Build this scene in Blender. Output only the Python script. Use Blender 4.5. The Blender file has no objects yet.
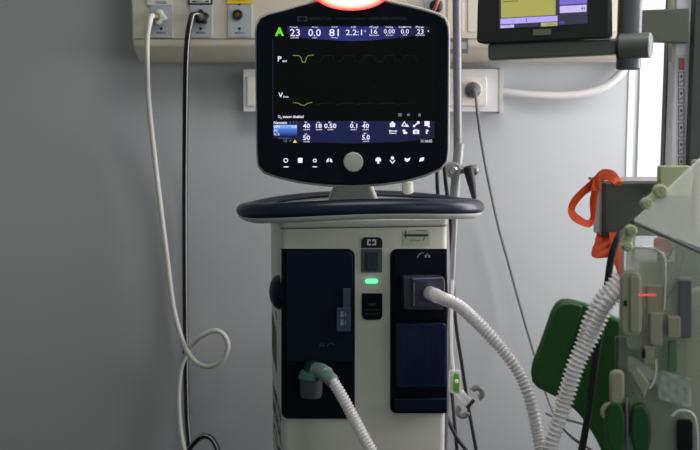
import bpy, bmesh, math
from mathutils import Vector, Matrix

# ------------------------------------------------------------------ camera model
F = 1000.0
PITCH = math.atan(111.0 / 1000.0)
CAM = Vector((0, 0, 1.35))
SP, CP = math.sin(PITCH), math.cos(PITCH)
COL = bpy.context.scene.collection


def ray(px, py):
    a = (px - 350.0) / F
    b = (225.0 - py) / F
    return Vector((a, CP + b * SP, -SP + b * CP))


def at(px, py, Y):
    """world point seen at pixel (px, py) on the vertical plane y = Y"""
    d = ray(px, py)
    return CAM + d * (Y / d.y)


class Pl:
    """a vertical plane through o whose outward normal is turned by yaw degrees"""
    def __init__(s, o, yaw=0.0):
        t = math.radians(yaw)
        s.o = o
        s.n = Vector((math.sin(t), -math.cos(t), 0))
        s.ex = Vector((math.cos(t), math.sin(t), 0))
        s.ez = Vector((0, 0, 1))

    def pt(s, px, py, d=0.0):
        r = ray(px, py)
        k = (s.o + s.n * d - CAM).dot(s.n) / r.dot(s.n)
        return CAM + r * k


# ------------------------------------------------------------------ materials
def lin(c):
    return tuple(((v / 255.0) / 12.92 if v <= 10 else ((v / 255.0 + 0.055) / 1.055) ** 2.4) for v in c)


_m = {}


def mat(name, rgb, rough=0.5, metal=0.0, coat=0.0, noise=0.0, nscale=40.0, spec=0.5, bump=0.0):
    if name in _m:
        return _m[name]
    m = bpy.data.materials.new(name)
    m.use_nodes = True
    nt = m.node_tree
    b = nt.nodes['Principled BSDF']
    c = lin(rgb)
    b.inputs['Base Color'].default_value = (*c, 1)
    b.inputs['Roughness'].default_value = rough
    b.inputs['Metallic'].default_value = metal
    b.inputs['Coat Weight'].default_value = coat
    b.inputs['Specular IOR Level'].default_value = spec
    tc = nt.nodes.new('ShaderNodeTexCoord')
    nz = nt.nodes.new('ShaderNodeTexNoise')
    nz.inputs['Scale'].default_value = nscale
    nz.inputs['Detail'].default_value = 4
    nt.links.new(tc.outputs['Object'], nz.inputs['Vector'])
    if noise > 0:
        mx = nt.nodes.new('ShaderNodeMix')
        mx.data_type = 'RGBA'
        mx.inputs['A'].default_value = (*[v * (1 - noise) for v in c], 1)
        mx.inputs['B'].default_value = (*[min(1, v * (1 + noise)) for v in c], 1)
        nt.links.new(nz.outputs['Fac'], mx.inputs['Factor'])
        nt.links.new(mx.outputs['Result'], b.inputs['Base Color'])
    if bump > 0:
        bp = nt.nodes.new('ShaderNodeBump')
        bp.inputs['Strength'].default_value = bump
        bp.inputs['Distance'].default_value = 0.002
        nt.links.new(nz.outputs['Fac'], bp.inputs['Height'])
        nt.links.new(bp.outputs['Normal'], b.inputs['Normal'])
    _m[name] = m
    return m


def emis(name, rgb, strength=1.0, base=(2, 2, 3)):
    if name in _m:
        return _m[name]
    m = bpy.data.materials.new(name)
    m.use_nodes = True
    b = m.node_tree.nodes['Principled BSDF']
    b.inputs['Base Color'].default_value = (*lin(base), 1)
    b.inputs['Roughness'].default_value = 0.4
    b.inputs['Specular IOR Level'].default_value = 0.1
    b.inputs['Emission Color'].default_value = (*lin(rgb), 1)
    b.inputs['Emission Strength'].default_value = strength
    _m[name] = m
    return m


def emis_grad(name, stops, axis=0, strength=1.0, radial=False, size=1.0, cen=(0, 0)):
    """a lit display area whose colour runs along its own generated axis"""
    m = bpy.data.materials.new(name)
    m.use_nodes = True
    nt = m.node_tree
    b = nt.nodes['Principled BSDF']
    b.inputs['Base Color'].default_value = (*lin((5, 5, 8)), 1)
    tc = nt.nodes.new('ShaderNodeTexCoord')
    rp = nt.nodes.new('ShaderNodeValToRGB')
    if radial:
        mp = nt.nodes.new('ShaderNodeMapping')
        mp.inputs['Location'].default_value = (-0.5 - cen[0], -0.5, -0.5 - cen[1])
        ln = nt.nodes.new('ShaderNodeVectorMath')
        ln.operation = 'LENGTH'
        mul = nt.nodes.new('ShaderNodeVectorMath')
        mul.operation = 'MULTIPLY'
        mul.inputs[1].default_value = (2, 0, 2)
        nt.links.new(tc.outputs['Generated'], mp.inputs['Vector'])
        nt.links.new(mp.outputs['Vector'], mul.inputs[0])
        nt.links.new(mul.outputs['Vector'], ln.inputs[0])
        nt.links.new(ln.outputs['Value'], rp.inputs['Fac'])
    else:
        sx = nt.nodes.new('ShaderNodeSeparateXYZ')
        nt.links.new(tc.outputs['Generated'], sx.inputs['Vector'])
        nt.links.new(sx.outputs['XYZ'[axis]], rp.inputs['Fac'])
    el = rp.color_ramp.elements
    while len(el) < len(stops):
        el.new(0.5)
    for e, (p, c) in zip(el, stops):
        e.position = p
        e.color = (*lin(c), 1)
    nt.links.new(rp.outputs['Color'], b.inputs['Emission Color'])
    b.inputs['Emission Strength'].default_value = strength
    return m


def clear(name, rgb, opacity=0.25, rough=0.1, spec=0.5):
    m = bpy.data.materials.new(name)
    m.use_nodes = True
    b = m.node_tree.nodes['Principled BSDF']
    b.inputs['Base Color'].default_value = (*lin(rgb), 1)
    b.inputs['Roughness'].default_value = rough
    b.inputs['Alpha'].default_value = opacity
    b.inputs['Specular IOR Level'].default_value = spec
    return m


WALL = mat('painted_wall', (183, 188, 189), 0.75, noise=0.05, nscale=3.0)
CREAM = mat('cream_panel', (207, 200, 183), 0.5, noise=0.03, nscale=6)
TRUNK = mat('pale_trunking', (214, 214, 212), 0.45)
PLATE = mat('grey_outlet_plate', (170, 176, 180), 0.4)
BODY = mat('warm_white_plastic', (210, 210, 198), 0.45, noise=0.02, nscale=15)
BODY2 = mat('light_grey_plastic', (200, 200, 194), 0.35)
NAVY = mat('navy_plastic', (13, 21, 40), 0.4, spec=.15)
NAVYD = mat('dark_navy_plastic', (7, 13, 27), 0.45, spec=.12)
NAVYH = mat('navy_handle', (16, 27, 48), 0.33, coat=0.08, spec=.35)
BLACK = mat('black_rubber', (14, 14, 16), 0.55)
BLACKG = mat('black_gloss', (6, 7, 10), 0.25)
GROOVE = mat('shadow_gap', (90, 88, 82), 0.8)
STEEL = mat('brushed_steel', (122, 120, 126), 0.4, metal=0.35)
CHROME = mat('chrome', (200, 200, 200), 0.18, metal=1.0)
GREY = mat('dark_grey_metal', (70, 75, 66), 0.45, noise=0.04)
GREYD = mat('charcoal_plastic', (38, 42, 40), 0.5)
GREYB = mat('slate_blue_plastic', (62, 78, 98), 0.4)
TEALD = mat('dark_teal_rocker', (22, 42, 54), 0.3)
HOSEW = mat('white_hose', (222, 222, 212), 0.45)
PLUGG = mat('grey_plug', (92, 94, 98), 0.5)
CORDG = mat('grey_cord', (120, 118, 116), 0.5)
GREEN = mat('green_plastic', (34, 92, 32), 0.45, noise=0.06, nscale=20)
GREENG = mat('green_grip', (30, 84, 44), 0.5)
PALEG = mat('pale_green_plastic', (172, 180, 142), 0.5)
BEIGE = mat('beige_plastic', (170, 167, 145), 0.5)
ORANGE = mat('orange_webbing', (240, 84, 30), 0.55, noise=0.25, nscale=60)
YELLOW = mat('yellow_label', (226, 190, 30), 0.5)
WLABEL = mat('white_label', (206, 212, 206), 0.5)
INK = mat('dark_ink', (28, 30, 30), 0.6)
INKG = mat('green_ink', (28, 62, 40), 0.6)
DIMTXT = mat('dim_grey_print', (84, 90, 100), 0.5)
PRINT = mat('pale_print', (150, 160, 170), 0.5)
TEAL = mat('teal_plastic', (50, 106, 106), 0.4)
CUP = mat('smoky_cup', (84, 90, 98), 0.3)
REDH = mat('salmon_tube', (190, 110, 96), 0.4)
GLYPH = emis('white_lit_glyph', (232, 228, 255), 1.15)
GLYPHD = emis('dim_lit_glyph', (120, 124, 150), 0.8)
GREENA = emis('green_lit_glyph', (110, 225, 50), 1.0)
YLIT = emis('yellow_lit_glyph', (235, 240, 90), 1.0)
WAVE = emis('yellow_green_trace', (150, 162, 66), 0.65)
WAVED = emis('dim_trace', (40, 42, 26), 0.6)
LED = emis('green_led', (120, 255, 180), 1.1)
REDL = emis('red_line_glow', (255, 80, 90), 1.0)
CLEARW = clear('frosted_clear_plastic', (225, 228, 222), 0.42, 0.2)
CLEARL = clear('clear_acrylic', (192, 198, 182), 0.38, 0.08)
CLEARM = clear('smoky_acrylic', (120, 128, 120), 0.6, 0.15)
TUBEW = clear('milky_corrugated_plastic', (250, 246, 246), 0.82, 0.22)
CUFF = clear('pale_green_cuff', (128, 152, 144), 0.85, 0.2)
CLRT = clear('thin_clear_tube', (225, 226, 224), 0.6, 0.1)
FILT = clear('blue_tinted_cover', (16, 30, 66), 0.75, 0.15, .4)
VALVE = clear('smoky_violet_housing', (70, 72, 92), 0.85, 0.18)

# ------------------------------------------------------------------ objects
WLOC = {}


def put(o, parent, world):
    o.location = world - (WLOC[parent.name] if parent else Vector((0, 0, 0)))
    if parent:
        o.parent = parent
    WLOC[o.name] = world.copy()


def thing(name, label, cat, loc, group=None):
    o = bpy.data.objects.new(name, None)
    o.empty_display_size = 0.05
    COL.objects.link(o)
    put(o, None, Vector(loc))
    o['label'] = label
    o['category'] = cat
    if group:
        o['group'] = group
    return o


def obj(name, bm, m, parent=None, bev=0.0, seg=3, smooth=True, sub=0, label=None, solid=0.0, kind=None):
    bmesh.ops.remove_doubles(bm, verts=bm.verts, dist=1e-6)
    bmesh.ops.recalc_face_normals(bm, faces=bm.faces)
    lo = Vector((min(v.co[i] for v in bm.verts) for i in range(3)))
    hi = Vector((max(v.co[i] for v in bm.verts) for i in range(3)))
    c = (lo + hi) / 2
    bmesh.ops.translate(bm, verts=bm.verts, vec=-c)
    me = bpy.data.meshes.new(name)
    if smooth:
        for f in bm.faces:
            f.smooth = True
    bm.to_mesh(me)
    bm.free()
    for x in (m if isinstance(m, (list, tuple)) else [m]):
        me.materials.append(x)
    o = bpy.data.objects.new(name, me)
    COL.objects.link(o)
    put(o, parent, c)
    if solid:
        k = o.modifiers.new('thick', 'SOLIDIFY')
        k.thickness = solid
        k.offset = 0
    if bev > 0:
        k = o.modifiers.new('bevel', 'BEVEL')
        k.width = bev
        k.segments = seg
        k.limit_method = 'ANGLE'
        k.angle_limit = math.radians(35)
        k.harden_normals = True
    elif smooth and not sub:
        try:
            me.set_sharp_from_angle(angle=math.radians(38))
        except Exception:
            pass
    if sub:
        k = o.modifiers.new('sub', 'SUBSURF')
        k.levels = k.render_levels = sub
    if label:
        o['label'] = label
    if kind:
        o['kind'] = kind
    return o


def tag(o, label, cat, group=None):
    o['label'] = label
    o['category'] = cat
    if group:
        o['group'] = group
    return o


def box(bm, lo, hi):
    lo, hi = Vector(lo), Vector(hi)
    r = bmesh.ops.create_cube(bm, size=1.0)
    for v in r['verts']:
        v.co = Vector(((v.co.x + .5) * (hi.x - lo.x) + lo.x, (v.co.y + .5) * (hi.y - lo.y) + lo.y,
                       (v.co.z + .5) * (hi.z - lo.z) + lo.z))
    return bm


def prism(bm, pts, vec):
    """closed solid: the outline pts pushed along vec"""
    a = [bm.verts.new(p) for p in pts]
    b = [bm.verts.new(p + vec) for p in pts]
    bm.faces.new(a)
    bm.faces.new(b[::-1])
    n = len(a)
    for i in range(n):
        bm.faces.new((a[i], b[i], b[(i + 1) % n], a[(i + 1) % n]))
    return bm


def rr(x0, y0, x1, y1, r=0, rs=None, n=4):
    """rounded rectangle outline in pixels, radii TL TR BR BL"""
    rs = rs or (r, r, r, r)
    out = []
    for (cx, cy, a0, q) in ((x0 + rs[0], y0 + rs[0], 180, rs[0]), (x1 - rs[1], y0 + rs[1], 270, rs[1]),
                            (x1 - rs[2], y1 - rs[2], 0, rs[2]), (x0 + rs[3], y1 - rs[3], 90, rs[3])):
        if q <= 0:
            out.append((cx, cy))
            continue
        for k in range(n + 1):
            a = math.radians(a0 + 90.0 * k / n)
            out.append((cx + q * math.cos(a), cy + q * math.sin(a)))
    return out


def ell(cx, cy, rx, ry, n=28, a0=0, a1=360):
    full = abs(a1 - a0) >= 360
    return [(cx + rx * math.cos(math.radians(a0 + (a1 - a0) * k / (n if full else n - 1))),
             cy + ry * math.sin(math.radians(a0 + (a1 - a0) * k / (n if full else n - 1)))) for k in range(n)]


def plate(bm, P, outline, depth, d=0.0):
    """solid whose face, at offset d in front of plane P, has this outline; runs back by depth"""
    return prism(bm, [P.pt(x, y, d) for x, y in outline], -P.n * depth)


def cr(pts, spacing):
    """Catmull-Rom through pts, resampled at equal spacing"""
    P = [Vector(p) for p in pts]
    P = [P[0] * 2 - P[1]] + P + [P[-1] * 2 - P[-2]]
    fine = []
    for i in range(1, len(P) - 2):
        for k in range(16):
            t = k / 16.0
            a, b, c, d = P[i - 1], P[i], P[i + 1], P[i + 2]
            fine.append(0.5 * ((2 * b) + (c - a) * t + (2 * a - 5 * b + 4 * c - d) * t * t + (3 * b - a - 3 * c + d) * t ** 3))
    fine.append(P[-2])
    out = [fine[0]]
    acc = 0.0
    for i in range(1, len(fine)):
        seg = (fine[i] - fine[i - 1]).length
        while seg > 1e-9 and acc + seg >= spacing:
            q = (spacing - acc) / seg
            p = fine[i - 1].lerp(fine[i], q)
            out.append(p)
            fine[i - 1] = p
            seg = (fine[i] - p).length
            acc = 0.0
        acc += seg
    if (out[-1] - fine[-1]).length > spacing * 0.3:
        out.append(fine[-1])
    return out


def sweep(bm, pts, rad, seg=12, closed=False, stripe=None, ry=None):
    n = len(pts)
    up = None
    rings = []
    for i in range(n):
        if closed:
            t = (pts[(i + 1) % n] - pts[i - 1]).normalized()
        else:
            t = (pts[min(i + 1, n - 1)] - pts[max(i - 1, 0)]).normalized()
        if up is None:
            up = Vector((0, 0, 1)) if abs(t.z) < 0.9 else Vector((0, -1, 0))
        if ry is not None:
            up = Vector((0, 0, 1))
        up = (up - t * up.dot(t)).normalized()
        s = t.cross(up)
        r = rad[i] if isinstance(rad, list) else rad
        rv = r if ry is None else (ry[i] if isinstance(ry, list) else ry)
        rings.append([bm.verts.new(pts[i] + s * (r * math.cos(2 * math.pi * k / seg)) + up * (rv * math.sin(2 * math.pi * k / seg)))
                      for k in range(seg)])
    m = n if closed else n - 1
    for i in range(m):
        a, b = rings[i], rings[(i + 1) % n]
        for k in range(seg):
            f = bm.faces.new((a[k], a[(k + 1) % seg], b[(k + 1) % seg], b[k]))
            if stripe and k in stripe:
                f.material_index = 1
    if not closed:
        bm.faces.new(rings[0])
        bm.faces.new(rings[-1][::-1])
    return bm


def tube(pts, r, spacing=0.012, seg=12, stripe=None):
    return sweep(bmesh.new(), cr(pts, spacing), r, seg, stripe=stripe)


def corrug(pts, r=0.0112, pitch=0.0078, amp=0.0028):
    q = cr(pts, pitch / 4)
    prof = [r - amp, r - amp * .5, r + amp * 0.75, r - amp * .3]
    return sweep(bmesh.new(), q, [prof[i % 4] for i in range(len(q))], 14)


def lathe(bm, c, axis, prof, seg=28):
    """solid of revolution: prof = [(distance along axis, radius)...]"""
    axis = axis.normalized()
    u = axis.orthogonal().normalized()
    w = axis.cross(u)
    rings = []
    for (h, r) in prof:
        rings.append([bm.verts.new(c + axis * h + (u * math.cos(2 * math.pi * k / seg) + w * math.sin(2 * math.pi * k / seg)) * max(r, 1e-5))
                      for k in range(seg)])
    for i in range(len(rings) - 1):
        for k in range(seg):
            bm.faces.new((rings[i][k], rings[i][(k + 1) % seg], rings[i + 1][(k + 1) % seg], rings[i + 1][k]))
    bm.faces.new(rings[0][::-1])
    bm.faces.new(rings[-1])
    return bm


def text(bm, s, P, bx, d=0.0008, th=0.0004, bold=0.0):
    """lettering fitted into the pixel box bx on plane P"""
    cu = bpy.data.curves.new('t', 'FONT')
    cu.body = s
    cu.size = 1.0
    cu.resolution_u = 2
    cu.offset = bold
    o = bpy.data.objects.new('t', cu)
    COL.objects.link(o)
    bpy.context.view_layer.update()
    dg = bpy.context.evaluated_depsgraph_get()
    me = bpy.data.meshes.new_from_object(o.evaluated_get(dg))
    vs = [v.co.copy() for v in me.vertices]
    fs = [tuple(p.vertices) for p in me.polygons]
    bpy.data.objects.remove(o)
    bpy.data.curves.remove(cu)
    bpy.data.meshes.remove(me)
    x0, x1 = min(v.x for v in vs), max(v.x for v in vs)
    y0, y1 = min(v.y for v in vs), max(v.y for v in vs)
    nv = []
    for v in vs:
        fx = (v.x - x0) / max(x1 - x0, 1e-6)
        fy = (v.y - y0) / max(y1 - y0, 1e-6)
        nv.append(bm.verts.new(P.pt(bx[0] + fx * (bx[2] - bx[0]), bx[3] + fy * (bx[1] - bx[3]), d)))
    for f in fs:
        try:
            bm.faces.new([nv[i] for i in f])
        except ValueError:
            pass
    return bm


def flat(bm, P, outline, d=0.0008, th=0.0005):
    return plate(bm, P, outline, th, d)


def stroke(bm, P, pts, w, d=0.0008):
    """a thin raised line w pixels wide through pixel points"""
    for (a, b) in zip(pts[:-1], pts[1:]):
        v = Vector((b[0] - a[0], b[1] - a[1]))
        if v.length < 1e-6:
            continue
        v.normalize()
        n = Vector((-v.y, v.x)) * (w / 2)
        e = v * (w * 0.3)
        flat(bm, P, [(a[0] + n.x - e.x, a[1] + n.y - e.y), (b[0] + n.x + e.x, b[1] + n.y + e.y),
                     (b[0] - n.x + e.x, b[1] - n.y + e.y), (a[0] - n.x - e.x, a[1] - n.y - e.y)], d)
    return bm


def struct(name, bm, m, parent=None, **k):
    o = obj(name, bm, m, parent, smooth=False, **k)
    if not parent:
        o['kind'] = 'structure'
    return o


N = bmesh.new
YW = 2.75                      # face of the back wall
XL, XR, YB, ZC = -2.3, 1.55, -1.2, 2.7

# ------------------------------------------------------------------ the room
wx0 = at(639, 100, YW).x       # left jamb of the window
wx1 = XR - 0.12
wz0, wz1 = 0.95, 2.3
bm = N()
box(bm, (XL, YW, 0), (wx0, YW + .15, ZC))
box(bm, (wx0, YW, 0), (wx1, YW + .15, wz0))
box(bm, (wx0, YW, wz1), (wx1, YW + .15, ZC))
box(bm, (wx1, YW, 0), (XR, YW + .15, ZC))
struct('wall_back', bm, WALL)
FLOORM = mat('grey_vinyl_floor', (70, 72, 68), 0.4, noise=0.08, nscale=9)
struct('floor', box(N(), (XL - .1, YB, -.1), (XR + .1, YW + .15, 0)), FLOORM)
CEILM = mat('white_ceiling', (200, 200, 196), 0.8)
struct('ceiling', box(N(), (XL - .1, YB, ZC), (XR + .1, YW + .15, ZC + .1)), CEILM)
struct('wall_left', box(N(), (XL - .1, YB, 0), (XL, YW + .15, ZC)), WALL)
bm = N()                                            # right wall with its own window opening
box(bm, (XR, YB, 0), (XR + .1, -0.3, ZC))
box(bm, (XR, 1.6, 0), (XR + .1, 1.85, ZC))
box(bm, (XR, 2.68, 0), (XR + .1, YW + .15, ZC))
box(bm, (XR, 1.85, 0), (XR + .1, 2.68, 0.95))
box(bm, (XR, 1.85, 2.45), (XR + .1, 2.68, ZC))
box(bm, (XR, -0.3, 0), (XR + .1, 1.6, 0.95))
box(bm, (XR, -0.3, 2.3), (XR + .1, 1.6, ZC))
struct('wall_right', bm, WALL)
w = thing('window_1', '', '', ((wx0 + wx1) / 2, YW + .05, wz0))
for k in ('label', 'category'):
    del w[k]
w['kind'] = 'structure'
FRM = mat('white_window_frame', (226, 228, 232), 0.4)
bm = N()
box(bm, (wx0, YW - .004, wz0), (wx0 + .022, YW + .12, wz1))
box(bm, (wx1 - .022, YW - .004, wz0), (wx1, YW + .12, wz1))
box(bm, (wx0 + .022, YW - .004, wz1 - .03), (wx1 - .022, YW + .12, wz1))
box(bm, (wx0 + .022, YW - .004, wz0), (wx1 - .022, YW + .12, wz0 + .03))
o = obj('window_frame', bm, FRM, w, smooth=False)
PANE = emis_grad('daylit_frosted_pane', [(0, (235, 238, 250)), (1, (250, 250, 255))], 2, 1.15)
obj('window_pane', box(N(), (wx0 + .022, YW + .06, wz0 + .03), (wx1 - .022, YW + .07, wz1 - .03)), PANE, w, smooth=False)
# slim raised mouldings beside the window
bm = N()
xa, xb = at(628, 100, YW).x, at(634, 100, YW).x
box(bm, (xa, YW - .0025, 0), (xb, YW, ZC))
struct('trim_1', bm, FRM)

# ------------------------------------------------------------------ wall service panel with gas outlets
YP = 2.62
PP = Pl(Vector((0, YP, 1.5)))
px0 = at(131.5, 30, YP).x
px1 = at(634, 30, YP).x
sv = thing('wall_service_panel', 'long cream medical gas rail across the top of the wall', 'gas panel', ((px0 + px1) / 2, YW, 1.8))
zb, zk = at(200, 62, YW - .03).z, at(200, 44, YP).z
prof = [(YW, zb + .012), (YW - .02, zb), (YW - .05, zb - .002), (YP + .03, zk - .022), (YP + .006, zk - .006), (YP, zk + .012), (YP, 2.12), (YP + .02, 2.15), (YW, 2.15)]
bm = prism(N(), [Vector((px0, y, z)) for y, z in prof], Vector((px1 - px0, 0, 0)))
obj('rail_body', bm, CREAM, sv, bev=0.006)
bm = N()
for x0, x1 in ((436, 444), (447.5, 464), (468, 560), (563, 628)):
    plate(bm, PP, rr(x0, -40, x1, 32, 1), .003, .0025)
obj('cover_strip', bm, CREAM, sv, bev=.001)
bm = plate(N(), PP, rr(134, 38.5, 628, 39.3), .002, .0008)
obj('seam', bm, GROOVE, sv, smooth=False, label='thin groove along the rail')
gl = plate(N(), PP, rr(446, 38, 468, 53.5, .5), .003, .006)
o = obj('label_holder', gl, mat('holder_grey', (96, 100, 98), 0.4), sv)
obj('card', plate(N(), PP, rr(448, 42, 466.5, 49), .001, .0066), mat('holder_card', (150, 156, 152), 0.5), o, smooth=False)


def outlet(x0, x1, y1, socket, lab, lm, tm, lbl, ltxt, tag_box, txt_box):
    o = obj('outlet_plate', plate(N(), PP, rr(x0, 5, x1, y1, 1), .004, .004), PLATE, sv, bev=.0008)
    cx = (x0 + x1) / 2
    l = obj('name_label', plate(N(), PP, rr(*tag_box, .5), .002, .005), lm, sv, smooth=False, label=lbl)
    obj('lettering', text(N(), ltxt, PP, txt_box, .0055, bold=.01), tm, l, smooth=False)
    bm = N()
    flat(bm, PP, ell(cx - .3, 4.2, 1.5, 1.1, 10), .0046)
    flat(bm, PP, ell(cx - .3, 28.5, 1.4, 1.6, 10), .0046)
    text(bm, 'MEDIFLEX', PP, (cx - 5, 32, cx + 5, 33.6), .0046, bold=.01)
    obj('marking', bm, INK, o, smooth=False)
    return o


outlet(150.5, 172.5, 37.5, None, None, WLABEL, INK, 'pale label with dark capitals', 'OXYGEN', (147, -14, 172, 5), (155.5, 1.2, 166.5, 4))
o2 = outlet(190, 212, 37.5, None, None, INK, INK, 'black framed label', 'MEDICAL AIR', (188, -14, 212.5, 4.6), (191.5, .6, 209.5, 2.6))
bm = plate(N(), PP, rr(190, -12, 210.5, 3), .001, .0054)
obj('label_card', bm, WLABEL, sv, smooth=False)
obj('label_lettering', text(N(), 'MEDICAL AIR', PP, (192, .4, 209, 2.4), .006, bold=.01), INK, sv, smooth=False)
o3 = outlet(227.5, 252, 37, None, None, YELLOW, INK, 'yellow label', 'VACUUM', (227, -14, 252, 3.6), (231, -3, 248, .6))
c = PP.pt(237.7, 14.7, .004)
bm = lathe(N(), c, Vector((0, -1, 0)), [(0, .0135), (.006, .0132), (.008, .0115), (.008, .0085), (.003, .008)])
obj('socket_ring', bm, mat('bronze_black', (52, 50, 34), 0.35, metal=.3), o3)
bm = lathe(N(), c, Vector((0, -1, 0)), [(0, .0075), (.0055, .007), (.0065, .004)])
obj('socket_core', bm, mat('copper_brown', (120, 80, 60), 0.4, metal=.4), o3)
# fourth outlet, half hidden behind the ventilator's screen
o4 = obj('outlet_plate', plate(N(), PP, rr(424, -14, 437, 30, 1), .004, .004), PLATE, sv, bev=.0008)
c = PP.pt(436, 6.5, .004)
gp = thing('gas_plug', 'black round gas plug on the rail behind the top right screen corner', 'plug', c)
bm = lathe(N(), c, Vector((0, -1, 0)), [(0, .017), (.014, .0165), (.018, .013), (.02, .008), (.026, .007)])
obj('plug_body', bm, BLACK, gp)
bm = tube([at(434, 10, 2.58), at(436, 6, 2.56), at(438.5, -2, 2.56), at(441, -20, 2.58), at(442, -50, 2.61)], .0042, .008)
obj('pink_tube', bm, REDH, gp, label='salmon coloured tube')

# white hose with its plug
P3 = PP.pt(160, 17.5, .004)
wh = thing('gas_hose', 'white hose with star-shaped plug, looped over itself low on the left wall', 'hose', P3)


def star_plug(c, R, depth, lobes=4, rot=.3):
    pts = []
    for k in range(48):
        a = 2 * math.pi * k / 48
        r = R * (1 + .16 * math.cos(lobes * (a - rot)))
        pts.append(c + Vector((r * math.cos(a), 0, r * math.sin(a))))
    return prism(N(), pts, Vector((0, -depth, 0)))


obj('plug', star_plug(P3, .0165, .022, 4, 1.4), HOSEW, wh, bev=.003)
bm = lathe(N(), P3 + Vector((-.006, -.022, 0)), Vector((-.35, -1, 0)), [(-.004, .011), (.008, .010), (.012, .008)])
obj('collar', bm, mat('brass_collar', (128, 118, 92), .35, metal=.5), wh)
pts = [P3 + Vector((-.004, -.022, 0)), P3 + Vector((-.014, -.038, 0)), at(150, 21, 2.56), at(147.5, 34, 2.565), at(147, 60, 2.585), at(148.5, 100, 2.64),
       at(156, 170, 2.69), at(166, 250, 2.70), at(173, 305, 2.70), at(180.5, 335, 2.70), at(187, 351, 2.695), at(197, 363, 2.685), at(210, 366.5, 2.675),
       at(223, 359, 2.67), at(228, 345, 2.67), at(222, 333, 2.675), at(212, 331, 2.68), at(199, 338, 2.685), at(188, 351, 2.715), at(181, 368, 2.72), at(178.5, 395, 2.72),
       at(180, 425, 2.715), at(184, 450, 2.70), at(195, 500, 2.68), at(215, 560, 2.62), at(205, 640, 2.6), at(180, 760, 2.6)]
obj('hose', tube(pts, .0070, .01, 14), HOSEW, wh)

P4 = PP.pt(202, 17.5, .004)
bh = thing('gas_hose', 'black hose with a pale stripe, dropping straight down the left wall into a curl', 'hose', P4)
obj('plug', star_plug(P4, .017, .024, 5, 1.6), BLACK, bh, bev=.003)
bm = lathe(N(), P4 + Vector((0, -.024, 0)), Vector((0, -1, 0)), [(0, .010), (.004, .010), (.004, .006), (.010, .006), (.012, .003)])
obj('collar', bm, PLUGG, bh)
pts = [P4 + Vector((-.002, -.026, .004)), P4 + Vector((-.018, -.034, .004)), at(190.5, 22, 2.57), at(187.5, 40, 2.575), at(186, 70, 2.60), at(185.3, 120, 2.66), at(184.8, 200, 2.725),
       at(185.3, 300, 2.73), at(186.3, 390, 2.73), at(188, 430, 2.72), at(192, 458, 2.70), at(203, 478, 2.66), at(217, 470, 2.64), at(219, 455, 2.64),
       at(213, 440, 2.65), at(204, 436, 2.66), at(195, 442, 2.67), at(188, 455, 2.68), at(186, 490, 2.68), at(195, 540, 2.64), at(190, 640, 2.62), at(170, 760, 2.62)]
WST = mat('pale_stripe', (205, 208, 206), .5)
obj('hose', tube(pts, .0076, .01, 20, stripe=(2, 9, 15)), [BLACK, WST], bh, label='black hose with a pale stripe')

# ------------------------------------------------------------------ lower trunking with power socket
PT = Pl(Vector((0, 2.695, 1.4)))
tk = thing('power_trunking', 'pale electrical trunking box with a round socket, behind the screen', 'socket box', at(370, 112, YW))
obj('trunking_body', plate(N(), PT, rr(243, 69, 502, 112, 1), YW - 2.695), TRUNK, tk, bev=.003)
bm = plate(N(), PT, rr(499, 67.5, 503.2, 113.5, .5), YW - 2.695 - .002, .002)
obj('end_cap', bm, mat('end_cap_grey', (186, 186, 184), .5), tk, bev=.001)
so = obj('socket_plate', plate(N(), PT, rr(447, 77, 487, 106, 3), .006, .005), mat('socket_ivory', (222, 216, 206), .4), tk, bev=.002)
obj('socket_plate', plate(N(), PT, rr(247, 77, 256, 106, 1), .006, .005), mat('socket_ivory', (222, 216, 206), .4), tk, bev=.002)
c = PT.pt(472.7, 90, .005)
obj('socket_rim', lathe(N(), c, Vector((0, -1, 0)), [(0, .0235), (.003, .0232), (.004, .0222)]), mat('socket_ivory', (0, 0, 0)), so)
pc = thing('mains_cable', 'grey mains cord with round plug running down from the wall socket', 'cable', c)
bm = lathe(N(), c + Vector((0, -.001, 0)), Vector((0, -1, 0)), [(0, .0215), (.008, .0213), (.010, .019), (.016, .013), (.026, .010), (.03, .007)])
obj('plug', bm, PLUGG, pc)
pts = [c + Vector((0, -.026, 0)), c + Vector((.002, -.045, -.008)), at(477.5, 112, 2.64), at(482, 145, 2.68), at(489.5, 185, 2.70), at(499, 228, 2.71), at(510, 268, 2.71), at(523, 315, 2.70),
       at(537, 362, 2.66), at(548, 398, 2.6), at(557, 418, 2.55), at(572, 437, 2.5), at(592, 450, 2.48), at(625, 470, 2.5), at(660, 500, 2.6)]
obj('cord', tube(pts, .0045, .012, 10), CORDG, pc)
pts = [at(546.5, 413.5, 2.5), at(549, 414.8, 2.45), at(565, 419, 2.35), at(584, 424, 2.3), at(610, 431, 2.3), at(650, 450, 2.4), at(665, 560, 2.6), Vector((.86, 2.65, .25)), Vector((.9, 2.65, .006)), Vector((1.0, 2.65, .005))]
tag(obj('thin_cable', tube(pts, .0035, .012, 10), CORDG), 'short thin grey rod end poking out below the green panel', 'cable')
pts = [at(559, 423, 2.2), at(566, 431, 2.2), at(576, 439, 2.2), at(585, 445, 2.2), at(600, 456, 2.25), at(640, 490, 2.4), at(650, 560, 2.55), Vector((.80, 2.6, .25)), Vector((.85, 2.6, .006)), Vector((.95, 2.6, .005))]
tag(obj('thin_cable', tube(pts, .0030, .012, 10), CORDG), 'lower thin grey cable crossing the mains cord beside the corrugated tube', 'cable')

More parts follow.
